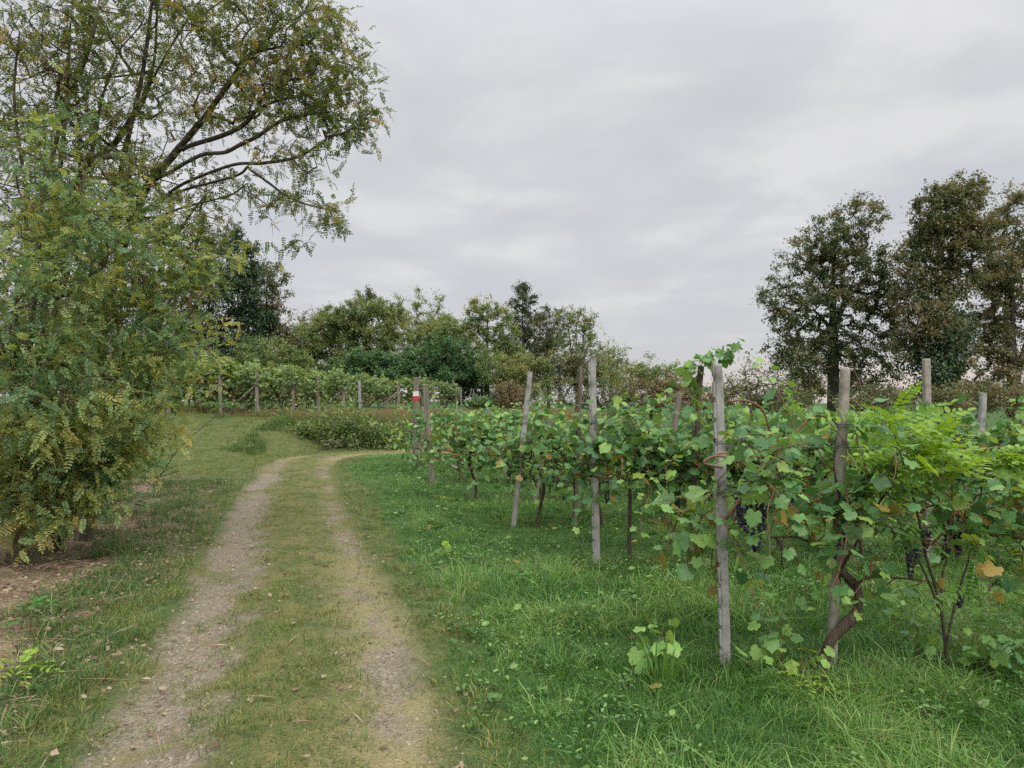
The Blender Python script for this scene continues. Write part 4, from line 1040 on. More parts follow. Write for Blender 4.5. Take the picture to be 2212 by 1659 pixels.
    make_tree('locust_tree', 'twin-limbed grey locust at the upper left corner', 'tree', b3,
              [[b3, P(60, 850, 9), P(120, 665, 8.8), P(152, 461, 8.6), P(188, 341, 8.5), P(205, 241, 8.4), P(225, 160, 8.3), P(249, 100, 8.3), P(297, 40, 8.2), P(340, -60, 8.2)],
               PL((60, 850, 9), (72, 521, 8.7), (100, 361, 8.5), (136, 213, 8.4), (168, 140, 8.3), (196, 40, 8.2), (210, -80, 8.2)), PL((72, 521, 8.7), (40, 350, 8.4), (20, 200, 8.2), (30, 60, 8.1)), PL((60, 850, 9), (150, 700, 8.8), (215, 560, 8.6), (255, 430, 8.5), (285, 320, 8.4), (300, 180, 8.3)), PL((60, 850, 9), (130, 760, 8.7), (250, 620, 8.5), (320, 520, 8.3)), PL((120, 665, 8.8), (150, 560, 8.6), (165, 400, 8.5), (160, 250, 8.4))],
              lobes([(120, 120, 8.2, .6, 0), (200, 220, 8.2, .6, 0), (80, 280, 8.2, .6, 0), (250, 60, 8.1, .5, 0), (60, 420, 8.2, .6, 0), (180, 420, 8.3, .6, 0), (30, 60, 8, .6, 0), (120, 560, 8.3, .6, 0), (260, 500, 8.2, .5, 0), (330, 560, 8.1, .45, 0), (200, 600, 8.2, .5, 0), (40, 640, 8.2, .6, 0), (260, 340, 8.2, .5, 0), (-40, 300, 8.2, .8, 0), (180, -40, 8.2, .7, 0)]),
              620, 2000, 'robinia', 0.78, 63, bark='bark', r_tip=0.003, spread=0.16, pinn=PINL, n_branch=5, droop=0.4, rshift=0.0, expo=0.46)
    # slim stems of the thicket
    for (lab, pb, stem, rows, sd) in (
            ('slim locust stem rising steeply through the middle of the left thicket', (118, 1100, 9.7), [(150, 900, 9.4), (190, 700, 9.1), (225, 520, 8.9), (262, 330, 8.7), (300, 150, 8.6), (322, -40, 8.5)], [(290, 200, 8.6, .35, 0), (310, 60, 8.5, .4, 0), (240, 400, 8.7, .3, 0), (330, -60, 8.5, .5, 0), (260, 300, 8.6, .3, 0)], 64),
            ('slim locust leaning right below the long boughs of the large tree', (185, 1105, 9.4), [(225, 900, 9.1), (285, 720, 8.8), (340, 590, 8.6), (395, 480, 8.4), (455, 400, 8.2)], [(440, 420, 8.2, .3, 0), (390, 520, 8.3, .35, 0), (420, 600, 8.2, .3, 0), (340, 620, 8.4, .4, 0), (450, 520, 8.1, .25, .05)], 65),
            ('slim nearly vertical locust stem near the left edge of the photo', (52, 1105, 9.2), [(70, 850, 8.9), (95, 600, 8.6), (118, 400, 8.4), (135, 220, 8.3), (140, 60, 8.2), (150, -60, 8.1)], [(120, 300, 8.3, .4, 0), (150, 150, 8.2, .4, 0), (110, 30, 8.1, .4, 0), (80, 480, 8.3, .4, 0)], 66)):
        b4 = P(*pb); b4[2] = gh(b4[0], b4[1])
        make_tree('locust_tree', lab, 'tree', b4, [[b4] + PL(*stem)], lobes(rows), 150, 430, 'robinia', 0.75, sd, bark='bark_dark', r_tip=0.003, spread=0.17, pinn=PINL, n_branch=3, droop=0.4, expo=0.46)
    # bushy shrubs below
    def shrub(label, seed, base_px, D, rows, n_twig, n_leaf, mat, rs, tips, size=1.0):
        b0 = P(*base_px, D); b0[2] = gh(b0[0], b0[1])
        lim = [[b0 + [0.0, 0, 0], b0 * 0.5 + P(*tips[0]) * 0.5 + [0, 0, 0.15], P(*tips[0])]]
        for q in tips[1:]:
            lim.append([b0 + [0, 0, 0.05], b0 * 0.5 + P(*q) * 0.5 + [0, 0, 0.2], P(*q)])
        make_tree('locust_shrub', label, 'shrub', b0, lim, lobes(rows), n_twig, n_leaf, mat, size, seed, bark='bark', r_tip=0.0028, spread=0.17, pinn=PIN if size < 1.2 else PINL, n_branch=6, droop=0.45, rshift=rs, clump=1.5, expo=0.48, twigmat='twig')
    shrub('olive and yellow locust shrub arching towards the track below the large locust', 71, (190, 1130), 8.2,
          [(330, 600, 7.6, .4, 0), (400, 560, 7.6, .3, 0), (440, 620, 7.5, .25, .05), (300, 700, 7.6, .5, 0), (380, 690, 7.5, .35, .1), (250, 800, 7.6, .5, 0), (330, 820, 7.4, .4, 0), (260, 920, 7.5, .45, 0), (200, 700, 7.7, .5, 0), (360, 760, 7.4, .3, .08), (330, 500, 7.8, .35, .08), (230, 600, 7.8, .5, 0), (440, 730, 7.4, .3, .05), (400, 840, 7.3, .25, .04), (350, 930, 7.3, .25, .04), (470, 560, 7.6, .25, .04), (300, 1000, 7.3, .22, .04), (150, 620, 7.9, .5, .2), (200, 470, 8.0, .45, .12), (290, 430, 8.0, .4, .09), (370, 480, 7.9, .35, .08), (230, 380, 8.1, .4, .06)],
          620, 2750, 'robinia_shrub', -0.13, [(400, 560, 7.6), (330, 820, 7.4), (440, 620, 7.5), (260, 700, 7.6), (360, 730, 7.4)], 0.8)
    shrub('grey-green dense locust shrub at the left edge of the photo', 72, (40, 1180), 7.0,
          [(100, 640, 6.6, .45, 0), (60, 760, 6.5, .5, 0), (160, 760, 6.7, .45, 0), (90, 880, 6.5, .5, 0), (180, 880, 6.6, .4, 0), (30, 560, 6.5, .5, 0), (150, 560, 6.8, .4, 0), (20, 960, 6.4, .5, 0), (-80, 700, 6.5, .7, 0), (110, 420, 6.8, .4, .14), (60, 330, 6.8, .4, .1), (190, 480, 7.0, .4, .12), (20, 440, 6.7, .45, .14), (250, 520, 7.2, .35, .09), (130, 270, 7.0, .4, .06)],
          600, 2600, 'robinia_shrub', -0.24, [(100, 600, 6.6), (180, 800, 6.6), (30, 560, 6.5), (150, 900, 6.6), (90, 350, 6.8)], 0.82)
    shrub('yellowing locust shrub drooping low over the dead leaves beside the track', 73, (130, 1150), 7.6,
          [(150, 980, 7.0, .42, 0), (220, 1000, 7.1, .32, 0), (90, 1040, 6.9, .4, 0), (180, 1050, 7.0, .25, 0), (270, 960, 7.1, .28, .07), (40, 1000, 6.8, .4, 0), (310, 900, 7.1, .25, .05), (120, 900, 7.0, .4, 0), (50, 1090, 6.7, .36, 0), (140, 1095, 6.8, .3, 0), (225, 1070, 7.0, .22, .05), (-40, 1060, 6.7, .4, 0)],
          460, 2200, 'robinia_shrub', -0.1, [(220, 1000, 7.1), (90, 1000, 6.9), (300, 930, 7.1), (40, 960, 6.8)], 0.8)
locusts()

# ------------------------------------------------------------------ vineyard posts
def post(label, base, top, w, mat, style='square', ties=(), name='vineyard_post', group='posts of the near vineyard rows', mark=False, brace=None, brace_label=None):
    base = np.array(base, float); top = np.array(top, float)
    t = thing(name, label, 'post', tuple(base), group)
    ax = top - base; L = float(np.linalg.norm(ax)); zc_ = ax / L
    yaw = 0.12 * math.sin(base[0] * 7 + base[1] * 3)      # one face looks down the lane, more or less
    xc_ = np.array([math.cos(yaw), math.sin(yaw), 0.0]); xc_ = norm(xc_ - zc_ * xc_.dot(zc_)); Rm = np.stack([xc_, np.cross(zc_, xc_), zc_], 1)
    rng = np.random.default_rng(int(abs(base[0]) * 977 + base[1] * 131) % 9973)
    b = MB()
    z0 = -0.3
    if style == 'round':
        zs = np.r_[z0, np.linspace(0, L - 0.03, 9), L - 0.012, L]; rr = np.r_[1.0, np.linspace(1.0, 0.94, 9), 0.86, 0.6] * w * 0.54
        p = np.stack([0 * zs, 0 * zs, zs], 1) @ Rm.T
        b.tube(p, rr, 12)
    else:
        h = w / 2; ch = w * 0.14
        n = 8
        prof = np.array([(-h + ch, -h), (h - ch, -h), (h, -h + ch), (h, h - ch), (h - ch, h), (-h + ch, h), (-h, h - ch), (-h, -h + ch)])
        zs = np.r_[z0, np.linspace(0, L - 0.012, 10), L]
        sc = np.r_[1, np.linspace(1, 0.96, 10), 0.86]
        wob = rng.normal(0, 0.0025, (len(zs), 2))
        V = np.concatenate([np.c_[prof * k + o, np.full(n, z)] for z, k, o in zip(zs, sc, wob)])
        i, j = np.meshgrid(np.arange(len(zs) - 1), np.arange(n), indexing='ij'); i, j = i.ravel(), j.ravel(); j2 = (j + 1) % n
        F = [np.stack([i * n + j, i * n + j2, (i + 1) * n + j2, (i + 1) * n + j], 1), np.array([list(range(n))[::-1], list(range((len(zs) - 1) * n, len(zs) * n))])]
        b.add(V @ Rm.T, F)
        if style == 'notched':        # a toothed strip down the edge of the cast post, gaps between the teeth are the wire notches
            z = 0.02
            while z < L - 0.08:
                l = 0.098
                x0, x1, y0, y1 = -h - 0.009, -h + 0.004, -h * 0.75, h * 0.55
                bx = np.array([(x0, y0, z + .008), (x1, y0, z), (x1, y1, z), (x0, y1, z + .008), (x0, y0, z + l - .008), (x1, y0, z + l), (x1, y1, z + l), (x0, y1, z + l - .008)])
                b.add(bx @ Rm.T, np.array([(0, 3, 2, 1), (4, 5, 6, 7), (0, 1, 5, 4), (1, 2, 6, 5), (2, 3, 7, 6), (3, 0, 4, 7)]))
                z += l + 0.024
    b.build('shaft', M[mat], t, flat=style != 'round')
    for tie in ties:
        z, kind = tie[:2]
        f = np.linspace(0, 2 * np.pi, 17); r = w * 0.60
        ring = np.stack([r * np.sign(np.cos(f)) * np.abs(np.cos(f)) ** 0.5, r * np.sign(np.sin(f)) * np.abs(np.sin(f)) ** 0.5, z + 0.006 * np.sin(f * 2 + z * 9) + 0.012 * np.cos(f)], 1)
        b = MB(); b.tube(ring @ Rm.T, 0.0045 if kind == 'orange_tie' else 0.0026, 5, cap=False)
        if kind != 'orange_tie':
            ring2 = ring + [0, 0, 0.014]; b.tube(ring2 @ Rm.T, 0.0022, 4, cap=False)
            kn = np.array([[r * 0.5, -r, z], [r * 0.9, -r * 1.4, z - 0.03], [r * 1.3, -r * 1.2, z - 0.02]]); b.tube(kn @ Rm.T, 0.0022, 4)
        b.build('wire_tie' if kind != 'orange_tie' else 'vine_tie', M[kind], t, flat=False)
    if mark:
        m = bpy.data.objects.new('trail_mark', None); COL.objects.link(m); m.parent = t
        for nm, za, zb, mm in (('white_band', L - 0.435, L - 0.325, 'white_paint'), ('red_band', L - 0.54, L - 0.435, 'red_paint')):
            k = w / 2 + 0.003
            bx = np.array([(-k, -k, za), (k, -k, za), (k, k, za), (-k, k, za), (-k, -k, zb), (k, -k, zb), (k, k, zb), (-k, k, zb)])
            bb = MB(); bb.add(bx @ Rm.T, np.array([(0, 1, 5, 4), (1, 2, 6, 5), (2, 3, 7, 6), (3, 0, 4, 7)])); bb.build(nm, M[mm], m)
    if brace is not None:
        a, e, r = brace
        b = MB(); b.tube(np.array([np.array(a) - base, (np.array(a) + np.array(e)) / 2 - base + [0, 0, 0.01], np.array(e) - base]), [r * 0.85, r, r], 7)
        b.build('brace', M['wood_dark' if mat != 'wood' else mat], t, flat=False)
    return t, base

def PB(px, D):
    x = (px - CX) / PXF * D
    return np.array([x, D, gh(x, D)])
POSTS = []
def near_posts():
    D = 4.37
    post('nearest pale concrete post with notched edge and an orange vine tie', PB(1564, D), P(1551, 786, D), 0.050, 'concrete', 'notched',
         [(1.335, 'wire'), (1.275, 'orange_tie'), (1.095, 'wire'), (1.045, 'wire')])
    post('rounded concrete post leaning right beside the thick bare vine trunk', PB(1790, 4.36), P(1827, 793, 4.36), 0.056, 'concrete_warm', 'round', [(1.44, 'wire'), (1.33, 'wire'), (0.78, 'wire')])
    post('straight tall concrete end post standing alone in the grass at the second row', PB(1288, 7.0), P(1279, 773, 7.0), 0.060, 'concrete', 'notched', [(1.36, 'wire'), (1.05, 'wire')])
    post('dark wooden post with vine shoots climbing over its top', PB(1488, 6.86), P(1514, 790, 6.86), 0.052, 'wood_dark', 'square')
    post('upright concrete post rising from the bright green sapling', PB(2001, 7.0), P(2002, 775, 7.0), 0.064, 'concrete_warm', 'square', [(1.3, 'wire')])
    post('leaning concrete end post of the third row with vines across its middle', PB(1109, 9.3), P(1146, 803, 9.3), 0.065, 'concrete', 'square', [(1.3, 'wire')])
    post('thin dark brown post seen between the second and third row end posts', PB(1240, 9.23), P(1255, 792, 9.23), 0.05, 'wood_dark', 'square')
    post('leaning grey concrete post at the right edge of the photo', PB(2103, 9.3), P(2124, 848, 9.3), 0.072, 'concrete', 'square')
    post('leaning grey post half swallowed by the third row of vines', PB(1152, 11.3), P(1190, 905, 11.3), 0.07, 'wood', 'square')
    post('short leaning post just showing over the leaves left of the dark wooden post', PB(1430, 11.5), P(1468, 848, 11.5), 0.085, 'wood', 'square')
    post('weathered grey end post leaning in front of the trail-marked post', PB(934, 14.1), P(918, 830, 14.1), 0.105, 'wood', 'square', [(1.15, 'wire'), (0.8, 'wire')])
    a = P(902, 966, 16.9); e = PB(1002, 16.2)
    post('upright end post with a white and red painted trail mark', PB(897, 17.0), P(899, 815, 17.0), 0.115, 'wood', 'square', [(1.25, 'wire'), (0.95, 'wire'), (0.5, 'wire')], mark=True, brace=(a, e, 0.038))
    post('pale post standing close behind the trail-marked post', PB(911, 18.6), P(914, 880, 18.6), 0.10, 'wood', 'square')
    post('white stub of a post showing above the vines beside the brown bush', PB(1053, 20.0), P(1055, 882, 20.0), 0.09, 'concrete', 'square')
near_posts()

FAR = [(362, 26.0, 799, 0), (475, 27.0, 803, 1), (554, 27.5, 801, 1), (632, 29.0, 808, 1), (686, 30.5, 814, 1), (742, 33.0, 818, 1), (776, 35.5, 822, 0), (833, 40.0, 822, 1), (860, 38.0, 827, 1), (924, 44.0, 832, 1), (936, 46.0, 832, 0), (985, 55.0, 829, 0), (995, 52.0, 836, 0)]
FLAB = ['end post of the far vineyard half hidden by the drooping locust leaves', 'far end post with a pale brace, first one clear of the locust leaves', 'end post of the far vineyard standing fully visible down to the mown grass',
        'far end post with leaves hiding its base, above the green grassy bank', 'far end post left of the tall weed clump, its thin brace running down left', 'far end post directly behind the tall weed clump',
        'pale grey far post hidden among vine leaves between two braces', 'far end post above the dry grass, leaning slightly right', 'far end post left of the trail-marked post, standing in dry grass',
        'far post showing between the trail-marked post and the leaning grey one', 'far leaning post just right of the weathered grey end post', 'whitish post at the right end of the far vines', 'small post at the far vineyard corner below the whitish one']
def far_posts():
    for (px, D, ty, br), lab in zip(FAR, FLAB):
        b = PB(px + 2, D); t = P(px, ty, D)
        L = t[2] - b[2]
        brace = None
        if br:
            a = b + (t - b) * 0.72; xx = b[0] - 1.35; e = np.array([xx, D + 0.25, gh(xx, D + 0.25)])
            brace = (a, e, 0.045)
        post(lab, b, t, 0.115, 'concrete' if px in (776, 985) else 'wood', 'square', name='vineyard_post', group='end posts of the far vineyard', brace=brace)
    for (a, c, lab) in (((1006, 878, 40), (1019, 838, 40), 'thin stake leaning right near the small round bush'), ((1024, 866, 42), (1023, 840, 42), 'short thin upright stake behind the small round bush')):
        b0, t0 = P(*a), P(*c)
        b0[2] = min(b0[2], gh(b0[0], b0[1]) + 0.0)
        post(lab, b0, t0, 0.05, 'wood', 'square', name='stake', group='stakes by the thicket')
far_posts()

# ------------------------------------------------------------------ grapevines
def wire(label, pts, r=0.0022, group='trellis wires'):
    pts = np.array(pts, float); b = MB(); o = pts[0]
    q = subdivide(pts, 0.5); 
    b.tube(q - o, r, 4, cap=False)
    w = b.build('trellis_wire', M['wire'], flat=False); w.location = tuple(o); w['label'] = label; w['category'] = 'wire'; w['group'] = group
def wires():
    for z, nm in ((1.33, 'top'), (1.06, 'middle'), (0.755, 'lowest')):
        wire(f'{nm} trellis wire of the nearest vine row', [(1.22, 4.33, z), (1.86, 4.32, z - 0.005), (3.3, 4.33, z - 0.012), (5.8, 4.35, z)])
    for z, nm in ((1.36, 'top'), (0.85, 'lowest')):
        wire(f'{nm} trellis wire of the second vine row', [(0.78, 6.95, z), (1.7, 6.83, z - 0.005), (4.0, 6.95, z - 0.01), (7.5, 7.0, z)])
wires()

def cane_path(rng, p, d, L, g=0.05, step=0.07, wob=0.12, zmin=0.25):
    pts = [np.array(p, float)]; d = norm(np.array(d, float))
    for i in range(int(L / step)):
        d = norm(d + rng.normal(0, wob, 3) + np.array([0, 0, -g * (1 + i * 0.12)]))
        q = pts[-1] + d * step
        if q[2] < zmin: break
        pts.append(q)
    return np.array(pts)
def cane_leaves(rng, pts, size, every=1, start=1, pet=0.07):
    """alternate leaves along a cane: position, blade direction, blade normal, size, petiole start"""
    out = []
    t = norm(np.gradient(pts, axis=0))
    for i in range(start, len(pts), every):
        s = norm(np.cross(t[i], [0, 0, 1.0]) + 1e-6) * (1 if (i // every) % 2 else -1)
        pv = norm(s * 0.8 + np.array([0, 0, 0.45]) + rng.normal(0, 0.35, 3)) * pet * rng.uniform(0.6, 1.4)
        pos = pts[i] + pv
        d = norm(pv / pet * 0.5 + np.array([0, 0, -0.55]) + rng.normal(0, 0.45, 3))
        n = norm(np.array([0, -0.1, 1.0]) + pv / pet * 0.45 + rng.normal(0, 0.38, 3))
        f = i / len(pts)
        out.append((pos, d, n, size * rng.uniform(0.65, 1.2) * (1 - 0.45 * max(0, f - 0.6) / 0.4), pts[i], f))
    return out
VLM = {}
def leaf_variant(v, r):
    k = (v, r)
    if k not in VLM:
        b = MB(); tv, tf = VL[v]; b.add(tv, tf, r); VLM[k] = b.mesh('leaf', M['vine'], flat=False)
    return VLM[k]
LEVELS = [0.03, 0.18, 0.32, 0.45, 0.55, 0.66, 0.76, 0.86, 0.95]
def leaf_objects(leaves, rnds, origin, parent):
    for (pos, d, n, s, q, f), r in zip(leaves, rnds):
        v = int(abs(pos[0] * 991 + pos[2] * 577)) % 5
        lv = LEVELS[int(np.argmin([abs(r - x) for x in LEVELS]))]
        o = bpy.data.objects.new('leaf', leaf_variant(v, lv)); COL.objects.link(o)
        R = frames(np.array([d]), np.array([n]))[0]
        o.parent = parent
        o.matrix_local = Matrix.Translation(Vector(pos - origin)) @ Matrix(R.tolist()).to_4x4() @ Matrix.Scale(float(s), 4)
def leaf_mass(leaves, rnds, origin, parent, tm, name='leaves', mat='vine'):
    if not leaves: return
    b = MB(); pos = np.array([l[0] for l in leaves]); d = np.array([l[1] for l in leaves]); n = np.array([l[2] for l in leaves]); s = np.array([l[3] for l in leaves]); r = np.array(rnds)
    w = (np.abs(pos[:, 0] * 991 + pos[:, 2] * 577)).astype(int) % len(tm)
    R = frames(d, n)
    for k, T in enumerate(tm):
        m = w == k
        if m.any(): b.inst(T, (pos - origin)[m], R[m], s[m], r[m])
    b.build(name, M[mat], parent, flat=False, kind='stuff')

GR_MESH = []
def grape_meshes():
    import bmesh
    for s in range(4):
        r = np.random.default_rng(200 + s)
        bm = bmesh.new(); bmesh.ops.create_icosphere(bm, subdivisions=1, radius=1.0)
        tv = np.array([v.co[:] for v in bm.verts]); tf = [np.array([[v.index for v in f.verts] for f in bm.faces])]; bm.free()
        n = 62 + 10 * s; L = 0.15 + 0.015 * s
        f = r.uniform(0, 1, n); rad = 0.036 * (1 - f) ** 0.6 * (0.5 + 0.5 * r.uniform(0, 1, n)) + 0.004
        a = r.uniform(0, 6.28, n)
        pos = np.stack([rad * np.cos(a), rad * np.sin(a), -0.02 - f * L], 1)
        b = MB(); b.inst(tv_t := (tv, tf), pos, np.repeat(np.eye(3)[None], n, 0), 0.0085 * r.uniform(0.8, 1.12, n), np.clip(r.normal(0.4, 0.3, n), 0, 1))
        GR_MESH.append(b.mesh('grapes', M['grape'], flat=False))
grape_meshes()
def grapes(parent, origin, pos, k=0, s=1.0, label=None):
    o = bpy.data.objects.new('grape_cluster', GR_MESH[k % 4]); COL.objects.link(o); o.parent = parent
    o.location = tuple(np.asarray(pos) - origin); o.scale = (s, s, s); o.rotation_euler = (0.1, 0.08 * (k % 3), k * 1.3)

def tint(rng, leaves, zlo=0.75, base=0.36):
    """leaf ages: a few low and inner ones have turned yellow or brown, shoot tips are young and light"""
    out = []
    for (pos, d, n, s, q, f) in leaves:
        r = np.clip(rng.normal(base, 0.2), 0.02, 0.78)
        if f > 0.75 and rng.uniform() < 0.5: r = rng.uniform(0.66, 0.82)
        if rng.uniform() < 0.035: r = rng.uniform(0.85, 0.92)
        if pos[2] < zlo + 0.45 and rng.uniform() < 0.07: r = rng.uniform(0.92, 1.0)
        out.append(r)
    return out

def grapevine(label, x, y, seed, group, n_cane=14, span=0.55, zc=0.9, L=(0.6, 1.2), size=0.115, objs=0, trunk=True, simple=False, low=0.18, n_grape=0, spread=0.35, every=1, ztop=None, canes_seen=True, up=(0.3, 1.1)):
    rng = np.random.default_rng(seed); z = gh(x, y); o = np.array([x, y, z])
    t = thing('grapevine', label, 'grapevine', tuple(o), group)
    tr = np.array([[0, 0, -0.15], [rng.normal(0, .05), rng.normal(0, .03), 0.2], [rng.normal(0, .09), rng.normal(0, .05), 0.5], [rng.normal(0, .05), 0, zc - 0.08], [rng.normal(0, .03), 0, zc]])
    b = MB(); b.tube(smooth_poly(tr, 4), np.linspace(0.021, 0.014, 17) * rng.uniform(0.8, 1.25), 7); b.build('trunk', M['vinebark'], t, flat=False)
    bt = MB(); leaves = []
    arm = np.array([[-span, 0.02, zc + 0.03], [-span * .5, -.02, zc], [0, 0, zc - 0.02], [span * .5, .02, zc + 0.02], [span, 0, zc]])
    bt.tube(arm, 0.011, 5)
    for i in range(n_cane):
        hang = rng.uniform() < low
        p = np.array([rng.uniform(-span, span), rng.normal(0, 0.04), zc + rng.uniform(-0.05, 0.25)])
        d = (rng.uniform(-0.7, 0.7), rng.normal(0, spread) + (-0.12 if i % 2 else 0.12), rng.uniform(*up) if not hang else rng.uniform(-0.6, 0.1))
        pts = cane_path(rng, p, d, rng.uniform(*L) * 0.9, g=0.062 if not hang else 0.07, step=0.06, zmin=0.3 if hang else 0.5)
        if len(pts) < 3: continue
        bt.tube(pts, np.linspace(0.0045, 0.002, len(pts)), 4, cap=False)
        lv = cane_leaves(rng, pts + o, size, every)
        leaves += lv
        if canes_seen:
            for l in lv: bt.tube(np.array([l[4], l[0]]) - o, 0.0012, 3, cap=False)
    if canes_seen: bt.build('canes', M['cane'], t, flat=False, kind='stuff')
    rn = tint(rng, leaves)
    if objs:
        order = np.argsort([l[0][1] - 0.25 * l[0][2] for l in leaves]); keep = set(order[:objs].tolist())
        leaf_objects([l for i, l in enumerate(leaves) if i in keep], [r for i, r in enumerate(rn) if i in keep], o, t)
        leaf_mass([l for i, l in enumerate(leaves) if i not in keep], [r for i, r in enumerate(rn) if i not in keep], o, t, VL)
    else:
        leaf_mass(leaves, rn, o, t, VLS if simple else VL)
    for k in range(n_grape):
        grapes(t, o, o + np.array([rng.uniform(-span, span), -0.06 + rng.normal(0, .04), zc - rng.uniform(0.0, 0.2)]), k, rng.uniform(0.7, 1.05))
    return t
VG = 'grapevines of the near vineyard'
def near_vines():
    # row 2
    for i, (x, lab, n) in enumerate(((1.12, 'grapevine starting the second row right behind its concrete end post', 34), (1.72, 'grapevine with its dark trunk beside the dark wooden post', 32), (2.55, 'grapevine seen between the nearest concrete post and the leaning rounded post', 30),
                                  (3.35, 'grapevine of the second row behind the bright green sapling', 26), (4.25, 'grapevine just right of the upright concrete post in the sapling leaves', 26), (5.2, 'second row grapevine at the right edge of the photo', 24))):
        grapevine(lab, x, 6.98 + 0.03 * (i % 2), 300 + i, VG, n_cane=int(n * 1.3), span=0.5, zc=0.83, L=(0.6, 1.15), size=0.094, objs=290 if i < 3 else 160 if i == 4 else 200, n_grape=4 if i < 3 else 1, low=0.34, spread=0.45)
    # row 3
    labs3 = ['vine tangle at the left end of the third row around the leaning concrete post', 'third row grapevine hanging low beside the thin dark brown post', 'third row grapevine peeking out right of the tall concrete end post',
             'third row grapevine showing behind the dark wooden post', 'third row grapevine topping the gap between the nearest concrete post and the leaning rounded one', 'third row grapevine showing behind the bright sapling',
             'third row grapevine right of the upright concrete post', 'third row grapevine behind the grey post at the right edge', 'third row grapevine cut off by the right edge of the photo']
    for i, lab in enumerate(labs3):
        grapevine(lab, 0.28 + i * 0.82 + (0.05 if i else 0), 9.3, 320 + i, VG, n_cane=43 if i < 4 else 30, span=0.5, zc=0.82, L=(0.6, 1.1), size=0.094, low=0.46 if i < 2 else 0.25, n_grape=4 if i < 3 else 0, canes_seen=i < 4, spread=0.45, objs=120 if i < 3 else 0, up=(0.3, 1.0))
    labs4 = ['grapevine forming the left end of the fourth row', 'second grapevine from the left end of the fourth row', 'fourth row grapevine behind the vines around the tall concrete end post', 'fourth row grapevine below the short leaning post',
             'fourth row grapevine right of the short leaning post', 'fourth row grapevine whose top shows left of the leaning rounded post', 'fourth row grapevine whose top shows right of the leaning rounded post']
    for i, lab in enumerate(labs4):
        grapevine(lab, -0.62 + i * 1.0, 11.7, 340 + i, VG, n_cane=40 if i < 3 else 24, span=0.58, zc=0.8, L=(0.6, 1.05), size=0.098, low=0.36, n_grape=2 if i < 2 else 0, canes_seen=i < 2, simple=i > 1, spread=0.45, up=(0.2, 0.9))
    labs5 = ['grapevine right beside the weathered grey end post', 'second grapevine right of the weathered grey end post', 'third grapevine right of the weathered grey end post', 'fifth row grapevine whose light top shows between the leaning concrete post and the tall one']
    for i, lab in enumerate(labs5):
        grapevine(lab, -1.05 + i * 1.0, 14.2, 360 + i, VG, n_cane=36, span=0.6, zc=0.75, L=(0.6, 1.0), size=0.112, low=0.25, canes_seen=False, simple=True, spread=0.45, up=(0.2, 0.85))
    labs6 = ['grapevine spilling over the brace of the trail-marked post', 'sixth row grapevine right of the brace', 'sixth row grapevine in front of the white stub post']
    for i, lab in enumerate(labs6):
        grapevine(lab, -1.75 + i * 1.05, 17.2, 380 + i, VG, n_cane=34, span=0.6, zc=0.8, L=(0.6, 1.0), size=0.115, low=0.2, canes_seen=False, simple=True, spread=0.45, up=(0.2, 0.9))
    for i in range(2):
        grapevine(['light-topped grapevine beside the white stub post', 'last row grapevine below the brown bush'][i], -0.6 + i * 1.1, 20.0, 390 + i, VG, n_cane=24, span=0.6, zc=0.75, L=(0.6, 0.95), size=0.115, low=0.2, canes_seen=False, simple=True, spread=0.45, up=(0.1, 0.8))
near_vines()

